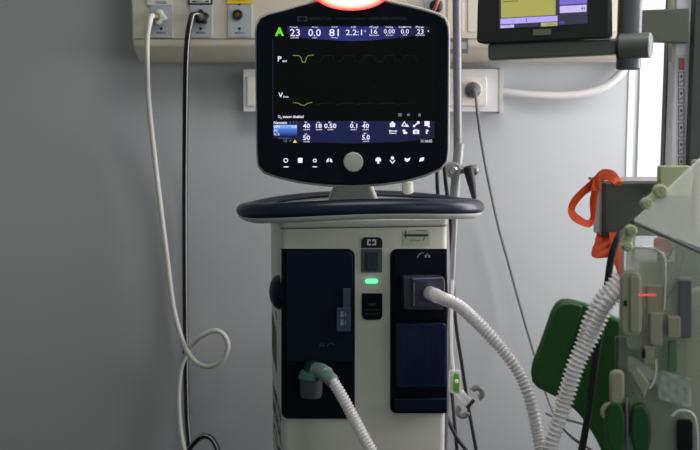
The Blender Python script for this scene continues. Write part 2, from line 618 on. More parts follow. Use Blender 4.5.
pts = [at(502, 92, 2.74), at(506, 92.5, 2.725), at(530, 95, 2.72), at(560, 96, 2.72), at(585, 93.5, 2.72), at(605, 86, 2.72), at(620, 74, 2.72), at(629, 60, 2.73), at(631, 45, 2.735)]
tag(obj('wall_conduit', tube(pts, .0115, .012, 14), mat('conduit_grey_white', (206, 204, 202), .5)), 'thick white flexible conduit curving up the wall from the trunking', 'conduit')

# ------------------------------------------------------------------ drip pole behind the ventilator
YS = 2.42
pole_x = at(456.7, 0, YS).x
pb = thing('drip_pole', 'slim steel pole with a lever clamp, right of the ventilator screen', 'pole', (pole_x, YS, 0))


def cyl(a, b, r, seg=16):
    a, b = Vector(a), Vector(b)
    return lathe(N(), a, b - a, [(0, r * .9), (.001, r), ((b - a).length - .001, r), ((b - a).length, r * .9)], seg)


obj('upper_tube', cyl(at(458, 158, YS), at(456.4, -60, YS), .0105), STEEL, pb)
obj('sleeve', cyl(at(454.5, 198, YS), at(459.3, 143, YS), .0125), mat('grey_sleeve', (146, 148, 152), .4, metal=.3), pb)
lowt = at(451.3, 300, YS)
p1 = at(456, 198, YS)
dv = lowt - p1
lowt = p1 + dv * ((p1.z - .04) / -dv.z)
obj('lower_tube', cyl(lowt, p1, .0068), STEEL, pb)
c = at(453, 170, YS - .012)
bm = lathe(N(), c + Vector((0, .02, 0)), Vector((0, -1, 0)), [(0, .018), (.004, .020), (.028, .020), (.032, .017)])
obj('clamp_body', bm, mat('clamp_grey', (150, 152, 152), .35, metal=.4), pb)
bm = lathe(N(), c + Vector((0, -.011, 0)), Vector((0, -1, 0)), [(0, .009), (.006, .009), (.009, .006)])
obj('clamp_screw', bm, CHROME, pb)
bm = lathe(N(), at(462, 170, YS - .012), Vector((1, 0, 0)), [(-.012, .009), (.02, .0085), (.024, .013), (.034, .013), (.040, .007)])
obj('clamp_bolt', bm, STEEL, pb)
a, b = at(468, 166, YS - .03), at(474.5, 199, YS - .04)
bm = lathe(N(), a, b - a, [(0, .008), (.004, .0125), (.03, .011), ((b - a).length - .004, .0062), ((b - a).length, .004)])
obj('lever', bm, BLACK, pb, label='black clamp lever')
bm = lathe(N(), Vector((lowt.x, lowt.y, 0)), Vector((0, 0, 1)), [(0, .075), (.02, .075), (.035, .05), (.05, .014)])
obj('pole_foot', bm, STEEL, pb)

# ------------------------------------------------------------------ ventilator
BYAW = 8.0
PB = Pl(at(365, 330, 2.15), BYAW)              # front face of the cabinet
BD = .36                                       # cabinet depth
base = PB.pt(365, 330) - PB.n * BD / 2
vent = thing('ventilator', 'white and navy breathing machine with a wide lit screen and loop handle', 'ventilator', (base.x, base.y, 0))


def vbox(x0, y0, x1, y1, depth, d=0.0, r=0, rs=None):
    return plate(N(), PB, rr(x0, y0, x1, y1, r, rs), depth, d)


# cabinet: a solid straight down, corners rounded
tl, tr_ = PB.pt(281, 232), PB.pt(447, 232)
L0 = PB.pt(281.5, 330)
R0 = PB.pt(447, 330)
fx0 = (L0 - PB.o).dot(PB.ex)
fx1 = (R0 - PB.o).dot(PB.ex)
ZT = PB.pt(365, 227.5).z
ZTT = PB.pt(365, 219).z


def foot(ax, dn, z, taper=0.0):
    p = PB.o + PB.ex * ax - PB.n * dn
    return Vector((p.x, p.y, z))


def cab(bm, x0, x1, d0, d1, z0, z1, lean=0.0):
    pts = []
    R = .014
    for (cx, cy, a0) in ((x0 + R, d0 + R, 180), (x1 - R, d0 + R, 270), (x1 - R, d1 - R, 0), (x0 + R, d1 - R, 90)):
        for k in range(5):
            a = math.radians(a0 + 22.5 * k)
            pts.append((cx + R * math.cos(a), cy + R * math.sin(a)))
    A = [foot(x, y, z1) for x, y in pts]
    cxm = (x0 + x1) / 2
    B = [foot(cxm + (x - cxm) * (1 - lean), y, z0) for x, y in pts]
    va, vb = [bm.verts.new(p) for p in A], [bm.verts.new(p) for p in B]
    bm.faces.new(va)
    bm.faces.new(vb[::-1])
    n = len(pts)
    for i in range(n):
        bm.faces.new((va[i], vb[i], vb[(i + 1) % n], va[(i + 1) % n]))
    return bm


obj('cabinet', cab(N(), fx0, fx1, 0, BD, .52, ZT - .0012), BODY, vent)
obj('top_cover', cab(N(), fx0 - .002, fx1 + .001, -.002, BD, ZT, ZTT), BODY2, vent, bev=.006)
obj('cover_seam', cab(N(), fx0 + .0015, fx1 - .0015, .0015, BD - .0015, ZT - .0015, ZT + .0003), GROOVE, vent)
# the left flank: vents and lettering
PS = Pl(PB.pt(281.5, 330), BYAW - 90)


def side_pt(dn, z, out=.0006):
    p = PB.o + PB.ex * (fx0 - out) - PB.n * dn
    return Vector((p.x, p.y, z))


bm = N()
for k in range(11):
    z = at(272, 325 + k * 4.0, 2.3).z
    prism(bm, [side_pt(.335, z), side_pt(.16, z - .012), side_pt(.16, z - .0152), side_pt(.335, z - .0032)], -PB.ex * .0006)
obj('side_vent', bm, mat('vent_grey', (78, 78, 74), .6), vent)
bm = N()
bt = N()
for s, z0, h in (('HAMILTON', .812, .032), ('MEDICAL', .768, .032), ('C6', .722, .03)):
    text(bt, s, Pl(Vector((0, 0, 0))), (0, 0, 10, 10))
    bt.clear()
bt.free()


def side_text(bm, s, d0, d1, z0, z1):
    """lettering on the cabinet's left flank, reading from back to front"""
    cu = bpy.data.curves.new('t', 'FONT')
    cu.body = s
    cu.offset = .015
    cu.resolution_u = 2
    o = bpy.data.objects.new('t', cu)
    COL.objects.link(o)
    bpy.context.view_layer.update()
    me = bpy.data.meshes.new_from_object(o.evaluated_get(bpy.context.evaluated_depsgraph_get()))
    vs = [v.co.copy() for v in me.vertices]
    fs = [tuple(p.vertices) for p in me.polygons]
    bpy.data.objects.remove(o)
    x0, x1 = min(v.x for v in vs), max(v.x for v in vs)
    y0, y1 = min(v.y for v in vs), max(v.y for v in vs)
    nv = [bm.verts.new(side_pt(d0 + (d1 - d0) * (v.x - x0) / (x1 - x0), z0 + (z1 - z0) * (v.y - y0) / (y1 - y0))) for v in vs]
    for f in fs:
        bm.faces.new([nv[i] for i in f])


for s, ya, yb, dz in (('HAMILTON', 392, 405, 0), ('MEDICAL', 410, 424, 0), ('C6', 432, 446, 0)):
    za, zb2 = at(273, ya + 2, 2.3).z, at(273, yb + 2, 2.3).z
    side_text(bm, s, .31, .03, zb2, za)
obj('side_lettering', bm, INK, vent, smooth=False)
bm = N()
prism(bm, [side_pt(.19, at(270, 312, 2.3).z), side_pt(.13, at(270, 318, 2.25).z), side_pt(.13, at(270, 320, 2.25).z), side_pt(.19, at(270, 314, 2.3).z)], -PB.ex * .0006)
obj('side_mark', bm, mat('vent_grey', (0, 0, 0)), vent)
# rounded navy knob on the flank
c = side_pt(.05, at(275, 290, 2.2).z, 0)
bm = N()
bmesh.ops.create_uvsphere(bm, u_segments=24, v_segments=16, radius=1)
bmesh.ops.scale(bm, vec=(.023, .055, .038), verts=bm.verts)
bmesh.ops.rotate(bm, cent=(0, 0, 0), matrix=Matrix.Rotation(math.radians(BYAW), 3, 'Z'), verts=bm.verts)
bmesh.ops.translate(bm, verts=bm.verts, vec=c)
obj('side_bump', bm, NAVY, vent, label='navy rounded bump on the left flank')

# left navy bay
lb = obj('left_bay', vbox(281.5, 249, 355, 419, .012, .004, rs=(1, 7, 4, 7)), NAVYD, vent, bev=.002)
obj('bay_door', vbox(286, 252, 353, 362, .008, .010, rs=(2, 6, 1, 1)), NAVY, vent, bev=.003)
bm = N()
stroke(bm, PB, [(281.8, 277.5), (285, 277.5)], .8, .0045)
obj('door_gap', bm, BLACK, vent, smooth=False)
lt = obj('slide_latch', vbox(343, 288.5, 350.5, 312, .006, .015, r=1), GREYB, vent, bev=.001)
l2 = obj('latch_pad', vbox(336.5, 308, 350.8, 331.5, .007, .017, r=2), GREYB, vent, bev=.0015)
bm = N()
for k, yy in enumerate((311.5, 319.5)):
    flat(bm, PB, ell(342, yy + 4.2, 1.9, 1.6, 10), .0176)
    flat(bm, PB, rr(340.6, yy, 343.4, yy + 2, .5), .0176)
    stroke(bm, PB, [(345.6, yy + 1), (345.6, yy + 5)], .8, .0176)
obj('latch_symbol', bm, PRINT, l2, smooth=False)


def lungs(bm, P, cx, cy, s, d):
    for q in (-1, 1):
        flat(bm, P, [(cx + q * .5 * s, cy - .2 * s), (cx + q * 1.3 * s, cy - 1.2 * s), (cx + q * 2.4 * s, cy + .4 * s), (cx + q * 2.6 * s, cy + 2 * s), (cx + q * .7 * s, cy + 1.6 * s)], d)
    stroke(bm, P, [(cx, cy - 2 * s), (cx, cy)], .5 * s, d)
    return bm


bm = lungs(N(), PB, 322, 345, 1.0, .0108)
stroke(bm, PB, [(327, 346), (329, 343.5), (332, 343), (334.5, 345)], .8, .0108)
obj('lungs_symbol', bm, mat('faint_print', (58, 66, 84), .5), vent, smooth=False)
# water trap cup and exhalation port
c = PB.pt(311, 371, .030)
bm = lathe(N(), c, Vector((0, 0, -1)), [(0, .022), (.006, .0265), (.014, .0285), (.016, .026)])
cup = obj('trap_collar', bm, TEAL, vent, label='teal collar of the water trap')
bm = lathe(N(), c, Vector((0, 0, -1)), [(.014, .025), (.050, .0245), (.056, .022), (.058, .016)])
for f in bm.faces:
    pass
obj('trap_cup', bm, CUP, cup, label='smoky grey cup')
bm = lathe(N(), PB.pt(312, 368, .0), PB.n, [(0, .020), (.02, .019), (.034, .016)])
obj('outlet_port', bm, mat('dark_teal_port', (24, 62, 62), .4), vent)

# right navy bay
obj('right_bay', vbox(390.5, 249, 447.2, 413.5, .012, .004, rs=(7, 1, 1, 6)), NAVYD, vent, bev=.002)
obj('upper_block', vbox(394, 252, 446.5, 320, .006, .008, rs=(5, 1, 1, 1)), NAVYD, vent, bev=.002)
bm = lungs(N(), PB, 427.5, 255.5, 1.15, .0088)
stroke(bm, PB, [(417.5, 257.5), (419, 254.5), (421.5, 253), (423.5, 252.6)], .9, .0088)
obj('lungs_symbol', bm, PRINT, vent, smooth=False)
obj('valve_housing', vbox(404, 277, 444, 310, .036, .038, r=2), VALVE, vent, bev=.003, label='smoky violet valve housing')
obj('valve_front', vbox(412.5, 278, 444, 307.5, .006, .046, r=2), VALVE, vent, bev=.002)
bm = N()
stroke(bm, PB, [(413, 279), (443, 277.8), (444.5, 282), (444.5, 300)], 1.0, .0475)
stroke(bm, PB, [(414, 283), (414, 306)], .8, .0475)
obj('valve_rim', bm, mat('violet_rim', (150, 152, 182), .25), vent)
obj('filter_cover', vbox(396, 323.5, 446.5, 388, .018, .022, rs=(3, 3, 4, 3)), FILT, vent, bev=.004, label='blue tinted filter cover')
bm = vbox(400, 330, 442, 385, .006, .006, r=1)
for k in range(7):
    plate(bm, PB, rr(401 + k * 6, 332, 403.5 + k * 6, 383), .004, .010)
obj('filter', bm, mat('filter_blue', (12, 20, 40), .6), vent)
obj('filter_tray', vbox(394, 399, 446.5, 411, .014, .016, rs=(1, 1, 3, 5)), NAVY, vent, bev=.003)

# middle strip
lo = obj('logo_badge', vbox(361.5, 237.3, 382.3, 248, .003, .002, rs=(4, 4, 0, 0)), BLACKG, vent)
bm = N()


def logo(bm, P, x, y, w, h, d):
    """two facing square brackets with small inner bars"""
    t = w * .13
    hw = w * .42
    flat(bm, P, rr(x, y, x + hw, y + h * .24), d)
    flat(bm, P, rr(x, y + h * .76, x + hw, y + h), d)
    flat(bm, P, rr(x, y + h * .24, x + t * 1.2, y + h * .76), d)
    flat(bm, P, rr(x + w - hw, y, x + w, y + h * .24), d)
    flat(bm, P, rr(x + w - hw, y + h * .76, x + w, y + h), d)
    flat(bm, P, rr(x + w - t * 1.2, y + h * .24, x + w, y + h * .76), d)
    flat(bm, P, rr(x + hw - t, y + h * .24, x + hw, y + h * .36), d)
    flat(bm, P, rr(x + w - hw, y + h * .24, x + w - hw + t, y + h * .36), d)
    return bm


obj('logo', logo(bm, PB, 367.2, 239.4, 9, 5.8, .0026), mat('logo_white', (212, 216, 220), .5), lo, smooth=False)
sw = obj('switch_frame', vbox(361.3, 249, 382.3, 272.5, .004, .003, r=1), mat('switch_grey_blue', (74, 84, 96), .4), vent, bev=.001)
obj('rocker', vbox(365.8, 252.5, 378.2, 270.5, .006, .007, r=.6), TEALD, sw, bev=.002)
bm = N()
stroke(bm, PB, [(369, 256), (375.3, 256), (375.3, 267), (369, 267), (369, 256)], .5, .0075)
obj('rocker_mark', bm, mat('rocker_mark', (54, 84, 96), .4), sw, smooth=False)
obj('status_light', vbox(365.2, 279, 378, 283.6, .003, .003, r=2.2), LED, vent, label='green lit status bar')
b = obj('port_plate', vbox(362, 293.5, 382.3, 320, .003, .003, rs=(1, 1, 5, 5)), NAVYD, vent)
bm = N()
text(bm, 'HMEF', PB, (368, 303, 376.5, 306), .0036, bold=.01)
text(bm, 'connection', PB, (365.5, 308.5, 379, 310.5), .0036, bold=.01)
text(bm, 'flow sensor', PB, (365.5, 312.7, 379, 314.7), .0036, bold=.01)
obj('plate_lettering', bm, mat('plate_print', (74, 80, 92), .5), b, smooth=False)
# inventory sticker
st = obj('sticker', vbox(403, 230.5, 429.5, 246, .0008, .0008, r=.4), mat('sticker_paper', (192, 200, 184), .5), vent, smooth=False)
bm = N()
flat(bm, PB, rr(404, 234.2, 428.3, 236.5), .0012)
flat(bm, PB, rr(405.3, 230.8, 406.3, 238.5), .0012)
stroke(bm, PB, [(416, 230.6), (427, 229.8 + .9)], .6, .0012)
stroke(bm, PB, [(424.8, 237), (423.2, 240.5)], .8, .0012)
text(bm, 'DEMIRBAS', PB, (409, 239.5, 421, 241.2), .0012)
obj('sticker_print', bm, INKG, st, smooth=False)

# trolley below the frame
tb = foot(0, BD / 2, 0)
bm = lathe(N(), Vector((tb.x, tb.y, .12)), Vector((0, 0, 1)), [(0, .05), (.40, .045)])
obj('trolley_column', bm, BODY2, vent)
bm = N()
for (sx, sy) in ((-1, -1), (1, -1), (1, 1), (-1, 1)):
    e = Vector((tb.x + sx * .16, tb.y + sy * .15, .1))
    sweep(bm, [Vector((tb.x, tb.y, .14)), e], .028, 12)
obj('trolley_base', bm, BODY2, vent)
for (sx, sy) in ((-1, -1), (1, -1), (1, 1), (-1, 1)):
    e = Vector((tb.x + sx * .16, tb.y + sy * .15, .05))
    bm = lathe(N(), e + Vector((-.012, 0, 0)), Vector((1, 0, 0)), [(0, .045), (.003, .05), (.021, .05), (.024, .045)])
    obj('castor', bm, BLACK, vent)

# handle: a closed loop
hz = at(361, 210.5, 2.02).z
hc = Vector((at(361, 211, 2.15).x, 2.165, hz - .006))
ca, sa = math.cos(math.radians(BYAW)), math.sin(math.radians(BYAW))
pts = []
HA, HB = .249, .135
for k in range(96):
    a = 2 * math.pi * k / 96
    ex = 2.0 / 2.4
    u = math.copysign(abs(math.cos(a)) ** ex, math.cos(a)) * HA
    v = math.copysign(abs(math.sin(a)) ** ex, math.sin(a)) * HB
    z = .015 * (1 - (u / HA) ** 2) + .004 * v / HB - .004 * (1 - u / HA) / 2
    pts.append(hc + Vector((u * ca - v * sa, u * sa + v * ca, z)))
HR = [.0204 - .0115 * max(0.0, min(1.0, .5 + 1.2 * math.sin(2 * math.pi * k / 96))) for k in range(96)]
obj('handle', sweep(N(), pts, .0205, 18, closed=True, ry=HR), NAVYH, vent, label='navy loop handle around the top')
obj('handle_underside', sweep(N(), [p + Vector((0, 0, -.46 * h)) for p, h in zip(pts, HR)], .0178, 18, closed=True, ry=[h * .62 for h in HR]), BODY2, vent, label='pale grey underside of the handle')
# neck
Nk = Pl(Vector((0, 2.2, 1.2)))
ring0 = [(at(333, 0, 2.18).x, 2.12), (at(376, 0, 2.18).x, 2.12), (at(376, 0, 2.18).x, 2.22), (at(333, 0, 2.18).x, 2.22)]
zt, z0 = at(352, 184, 2.12).z, ZTT - .004
bm = N()
xa0, xb0, xa1, xb1 = at(328, 200, 2.16).x, at(378, 200, 2.16).x, at(337, 187, 2.16).x, at(370, 187, 2.16).x
A = [Vector(p) for p in ((xa0, 2.155, z0), (xb0, 2.155, z0), (xb0, 2.26, z0), (xa0, 2.26, z0))]
zm = at(352, 199, 2.16).z
M_ = [Vector(p) for p in ((xa0, 2.15, zm), (xb0, 2.15, zm), (xb0, 2.26, zm), (xa0, 2.26, zm))]
T_ = [Vector(p) for p in ((xa1, 2.115, zt + .01), (xb1, 2.115, zt + .01), (xb1, 2.2, zt + .01), (xa1, 2.2, zt + .01))]
vs = [[bm.verts.new(p) for p in q] for q in (A, M_, T_)]
bm.faces.new(vs[0][::-1])
bm.faces.new(vs[2])
for i in range(2):
    for k in range(4):
        bm.faces.new((vs[i][k], vs[i][(k + 1) % 4], vs[i + 1][(k + 1) % 4], vs[i + 1][k]))
obj('neck', bm, BODY2, vent, bev=.012)
# small chrome fitting behind the handle
c = at(407.5, 204, 2.3)
bm = lathe(N(), Vector((c.x, 2.3, ZTT - .002)), Vector((0, 0, 1)), [(0, .012), (c.z - ZTT + .004, .012), (c.z - ZTT + .005, .0085), (c.z - ZTT + .012, .0085), (c.z - ZTT + .013, .014), (c.z - ZTT + .052, .0135), (c.z - ZTT + .054, .011)])
obj('gas_fitting', bm, BODY2, vent, label='pale round fitting behind the handle')

# ---- the screen unit
YM = 2.06
PM = Pl(Vector((0, YM, 1.5)))
out = [(256, 34), (257, 24.5), (260.5, 18.3), (268, 14.5), (284, 10.5), (300, 6), (316, 1.8), (334, -2), (353, -4), (372, -2), (390, 2), (408, 6), (424, 10), (438, 14.5), (445, 19), (448.3, 27), (449, 36),
       (448.8, 90), (448.3, 150), (446.5, 161), (440, 168.5), (425, 175), (405, 180.5), (380, 184), (352, 185.5), (325, 184.5), (300, 181.5), (280, 177), (265, 172), (258.6, 165), (257.3, 152), (256.5, 90)]
cx, cy = 353, 92
hs = thing  # noqa
mh = [(cx + (x - cx) * 1.012, cy + (y - cy) * 1.022) for x, y in out]
bm = N()
f = [PM.pt(x, y, -.012) for x, y in mh]
g = [PM.pt(x, y, -.03) for x, y in mh]
h = [PM.pt(cx + (x - cx) * .86, cy + (y - cy) * .86, -.062) for x, y in mh]
R = [[bm.verts.new(p) for p in q] for q in (f, g, h)]
n = len(out)
bm.faces.new(R[0])
bm.faces.new(R[2][::-1])
for i in range(2):
    for k in range(n):
        bm.faces.new((R[i][k], R[i][(k + 1) % n], R[i + 1][(k + 1) % n], R[i + 1][k]))
mon = obj('screen_housing', bm, BODY2, vent, bev=.003, label='pale grey shell behind the screen')
BEZ = mat('near_black_bezel', (9, 17, 29), 0.35, spec=.15)
obj('bezel', plate(N(), PM, out, .012), BEZ, vent, bev=.004)
scr = obj('screen', plate(N(), PM, rr(272, 25.5, 435.5, 145, 1), .001, .0008), emis('screen_black', (9, 9, 10), 1.0, (3, 3, 4)), vent, smooth=False, label='lit display')
BAR = emis_grad('status_bar_blue', [(0, (22, 22, 62)), (.35, (40, 42, 120)), (.55, (38, 40, 112)), (1, (12, 12, 34))], 0, 1.0)
obj('status_bar', flat(N(), PM, [(287, 26.5), (430, 26.5), (430, 33), (405, 37.5), (370, 40.3), (352, 41), (330, 40), (303, 38), (287, 34)], .0014), BAR, scr, smooth=False)
BAR2 = emis_grad('settings_bar_blue', [(0, (18, 18, 54)), (.3, (20, 22, 70)), (.7, (20, 22, 66)), (1, (14, 14, 44))], 0, 1.0)
obj('settings_bar', flat(N(), PM, [(273, 121), (434.5, 121), (434.5, 138), (400, 142), (352, 143.5), (300, 142), (273, 138)], .0014), BAR2, scr, smooth=False)
bm = flat(N(), PM, rr(272.3, 39, 273.2, 121), .0014)
obj('edge_line', bm, emis('edge_blue', (30, 36, 66), .9), scr, smooth=False)
obj('mode_letter', text(N(), 'A', PM, (275, 27.2, 284, 36), .002, bold=.05), GREENA, scr, smooth=False)


def readout(parts, m=GLYPH, name='readout', bold=.004, d=.002):
    bm = N()
    for s, bx in parts:
        text(bm, s, PM, bx, d, bold=bold)
    return obj(name, bm, m, scr, smooth=False)


def val(s, bx, head, hb, unit, ub):
    return readout([(s, bx), (head, hb), (unit, ub)])


val('23', (290, 29, 300, 36.2), 'Ppeak', (290, 26.4, 298, 28.4), 'cmH2O', (290.5, 37, 299, 38.4))
val('0.0', (308.3, 29, 320.8, 36.2), 'Pinsp', (312, 26.4, 318, 28.2), 'ml', (312.5, 37, 316.5, 38.4))
val('81', (329.2, 29, 338.8, 36.2), 'SpO2', (331.5, 26.2, 337.5, 28), 'ml/kg', (331, 37, 338, 38.4))
val('2.2:1', (345.8, 28.8, 362, 35), 'I:E', (351.5, 26.2, 355.8, 28), '', (0, 0, 1, 1)) if False else readout([('2.2:1', (345.8, 29.6, 362, 35.2)), ('I:E', (351.5, 26.2, 355.8, 28)), ('+', (364.2, 30, 366, 32))])
val('16', (371, 29.2, 377.3, 33.8), 'fTotal', (369.5, 26, 378, 28.3), 'b/min', (369.5, 34.3, 378.5, 35.8))
val('0.00', (383.8, 29.2, 394.8, 33.6), 'Vt/kg', (385, 26.2, 393, 28.3), 'l/min', (386, 34.3, 393, 35.8))
val('0.0', (400.8, 29.2, 409, 33.6), 'ExpMinVol', (398.8, 26.2, 411, 28.3), 'ml', (403, 34.3, 407, 35.6))
val('23', (417, 29.2, 423.6, 33.8), 'Paw', (415.8, 26, 424, 28.2), 'cmH2O', (415.5, 34.3, 424.5, 35.8))
readout([('+', (427.4, 30, 429.2, 32))])
readout([('P', (277.8, 56.3, 281.6, 61.2)), ('aw', (282.4, 60.4, 287, 62))], name='channel_name', bold=.02)
readout([('V', (278.5, 92.6, 282.8, 97.4)), ('l/min', (283.4, 95.8, 288.4, 97.6))], name='channel_name', bold=.02)
bm = stroke(N(), PM, [(292.8, 55.3), (299, 55.6), (301.2, 58), (302.3, 62), (305, 62.4), (306.4, 58), (308, 55.6), (313.5, 55)], .8, .002)
obj('pressure_trace', bm, WAVE, scr, smooth=False)
bm = stroke(N(), PM, [(293.5, 102.6), (298.5, 103.2), (301, 105), (304.5, 105.3), (307.5, 103.4), (312, 102.4)], .8, .002)
obj('flow_trace', bm, WAVE, scr, smooth=False)
bm = N()
for k in range(5):
    x = 320 + k * 20.5
    stroke(bm, PM, [(x - 3, 61.5), (x, 62), (x + 4, 55.6), (x + 12, 55.2), (x + 15, 61.5)], .6, .002)
obj('pressure_trace', bm, WAVED, scr, smooth=False, label='faded continuing pressure trace')
bm = N()
for k in range(5):
    x = 316 + k * 20.5
    stroke(bm, PM, [(x, 104.5), (x + 4, 103.6), (x + 9, 103.2), (x + 13, 102.6), (x + 17, 104)], .7, .002)
obj('flow_trace', bm, WAVED, scr, smooth=False, label='faded continuing flow trace')
readout([('O', (278, 115.3, 280.2, 118)), ('2', (280.5, 117, 281.6, 118.8)), ('sensor disabled', (282.8, 115.3, 303.6, 118))], name='message', bold=.02)
readout([('Neonate', (273.8, 121.3, 287, 124))], name='mode_name', bold=.02)
readout([('1 ! !', (290, 121.3, 297, 124))], GLYPHD, name='mode_mark')
TH = emis_grad('thumbnail_blue', [(0, (20, 30, 92)), (.6, (70, 120, 214)), (1, (150, 195, 250))], 2, 1.0)
obj('mode_thumbnail', flat(N(), PM, rr(273.5, 125, 297, 136), .0018), TH, scr, smooth=False)
for q_ in (('APV', (274, 125.6, 280, 128.2)), ('PC', (274, 129.5, 278.2, 132.2)), ('0.5', (274, 133.2, 279.5, 135.4)), ('2.8', (291.5, 125.6, 296.5, 128))):
    readout([q_], name='mode_reading', d=.0024)
for q_ in (('Oxygen', (278.5, 137.4, 292, 139)), ('18', (283.8, 139.6, 287.2, 142.2)), ('%', (289, 140, 291.5, 141.8))):
    readout([q_], GLYPHD, name='oxygen_reading')
obj('warning_mark', flat(N(), PM, [(295, 139.6), (297, 142.6), (293, 142.6)], .0022), YLIT, scr, smooth=False)
for s, bx, u in (('40', (303, 123.6, 310, 128.2), '%'), ('18', (316, 123.6, 321.8, 128.2), 'ml'), ('0.50', (324.2, 123.6, 336.3, 128.2), 's'), ('0.1', (350, 123.6, 357.2, 128.2), 'l'),
                 ('40', (362, 123.6, 369, 128.2), 's'), ('50', (303, 135.4, 310, 140.2), 'C'), ('5.0', (362, 134.8, 369.8, 139.8), 'P')):
    mx = (bx[0] + bx[2]) / 2
    readout([(s, bx), (u + '.', (mx - 2, bx[1] - 2, mx + 1.5, bx[1] - .6)), ('cmH', (mx - 3, bx[3] + .8, mx + 3, bx[3] + 2))], name='setting_value', bold=.02)
readout([('11:16:05', (421, 139.6, 432, 142.4))], name='clock')


def icon(polys, strokes=(), name='icon', par=None, m=GLYPH, d=.002, P=None):
    bm = N()
    for p in polys:
        flat(bm, P or PM, p, d)
    for (pts, wd) in strokes:
        stroke(bm, P or PM, pts, wd, d)
    return obj(name, bm, m, par or scr, smooth=False)


icon([[(389, 124.4), (392.5, 121.2), (396, 124.4)], rr(390, 124.4, 395, 127)], name='home_icon')
icon([[(407.2, 123.8), (409, 126.8), (405.4, 126.8)]], [([(401.8, 126), (404.3, 121.8), (406.6, 126), (401.8, 126)], .9)], name='alarm_icon')
icon([ell(418.3, 122.6, 1.5, 1.5, 10), ell(414.2, 126, 1.3, 1.3, 10)], [([(414.5, 125.8), (418, 122.8)], 1.2)], name='tool_icon')
icon([rr(424.5, 121.2, 429.5, 126, .4), [(427, 124.5), (430.5, 127), (428, 127.2)]], name='note_icon')
readout([('Manual', (389, 130, 397, 131.6)), ('Event', (389.5, 132.2, 396.5, 133.8))], name='button_lettering', bold=.03)
icon([ell(404, 130.8, 1.5, 1.3, 10), ell(405.3, 132.8, 2.2, 1.2, 12)], name='cloud_icon')
icon([rr(413, 130, 415, 134, .3), rr(417.2, 130, 419.2, 134, .3), rr(414.4, 129.4, 417.6, 130.6), rr(414.4, 133.3, 417.6, 134), ell(416.1, 132, .8, .8, 8)], name='camera_icon')
readout([('?', (425.3, 129.4, 428.8, 134))], name='help_icon', bold=.03)
icon([rr(398.2, 113.3, 401.8, 116.4, .4), rr(407, 113.7, 410, 116, .4), rr(418.3, 113.5, 420.8, 116.4, .4)], name='small_icons', m=GLYPHD)

bm = N()
logo(bm, PM, 297.3, 16.3, 10, 5, .0006)
text(bm, 'HAMILTON', PM, (309.5, 17, 331, 20.2), .0006)
text(bm, 'Intelligent Ventilation', PM, (336, 17.2, 366, 20.2), .0006)
text(bm, 'HAMILTON MEDICAL', PM, (369, 17, 407, 19.8), .0006)
obj('bezel_lettering', bm, mat('bezel_print', (52, 56, 62), .5), vent, smooth=False)
c = PM.pt(353.3, 162, 0)
bm = lathe(N(), c, Vector((0, -1, 0)), [(0, .0205), (.010, .0202), (.013, .0185), (.0135, .015)], 40)
obj('rotary_knob', bm, mat('knob_grey', (190, 194, 184), .4), vent, label='pale grey round knob')

BTN = mat('button_black', (12, 18, 27), .45, spec=.12)


def button(x, polys, strokes):
    b = obj('button', plate(N(), PM, rr(x - 6.2, 154, x + 6.2, 170, 2), .0006, .0006), BTN, vent, smooth=False)
    icon(polys, strokes, 'icon', b, d=.0012)


def circ(x, y, r, w=.8):
    return (ell(x, y, r, r, 12) + [(x + r, y)], w)


button(285.8, [rr(283.6, 166.4, 288.4, 167.4)], [circ(285.8, 160.4, 1.9)])
button(300.2, [rr(297.9, 157.8, 302.5, 162.8, .8)], [])
button(314.8, [rr(312.6, 166.4, 317, 167.3)], [circ(314.8, 160.6, 1.5)])
button(329.3, [[(328.8, 158), (327, 159.5), (326.3, 162.5), (328.8, 161.5)], [(329.8, 158), (331.8, 159.5), (332.4, 162.5), (329.8, 161.5)]], [])
button(378.3, [ell(378.3, 160, 2.8, 2.7, 14, 180, 360) + [(380.8, 161.6), (379.3, 161), (379.3, 163.6), (377.3, 163.6), (377.3, 161), (375.8, 161.6)]], [])
button(392.5, [ell(392.5, 158, 1.6, 1.8, 10)], [([(390.2, 160.4), (392.5, 163.2), (394.8, 160.4)], .9)])
b_ = [[(404.6, 157.8), (407.4, 158.8), (410.4, 157.4), (409.6, 160.4), (407, 162), (404.8, 160.6)]]
button(407.2, b_, [])
button(421.6, [[(419, 161.6), (420.4, 158), (424.2, 157.2), (423.6, 160.8)]], [])

# alarm lamp on top
c = PM.pt(351.2, -7.0, -.004)
sxr, szr = (PM.pt(389, -7) - PM.pt(351.2, -7)).x, (PM.pt(351, -7) - PM.pt(351, 11)).z
bm = N()
bmesh.ops.create_uvsphere(bm, u_segments=40, v_segments=24, radius=1)
bmesh.ops.scale(bm, vec=(sxr, .030, szr), verts=bm.verts)
bmesh.ops.translate(bm, verts=bm.verts, vec=c)
AL = emis_grad('alarm_lamp_glow', [(0, (255, 255, 250)), (.62, (255, 246, 236)), (.86, (255, 168, 140)), (.95, (250, 90, 90)), (1, (225, 60, 70))], strength=1.6, radial=True)
obj('alarm_lamp', bm, AL, vent, label='glowing white and red alarm lamp')

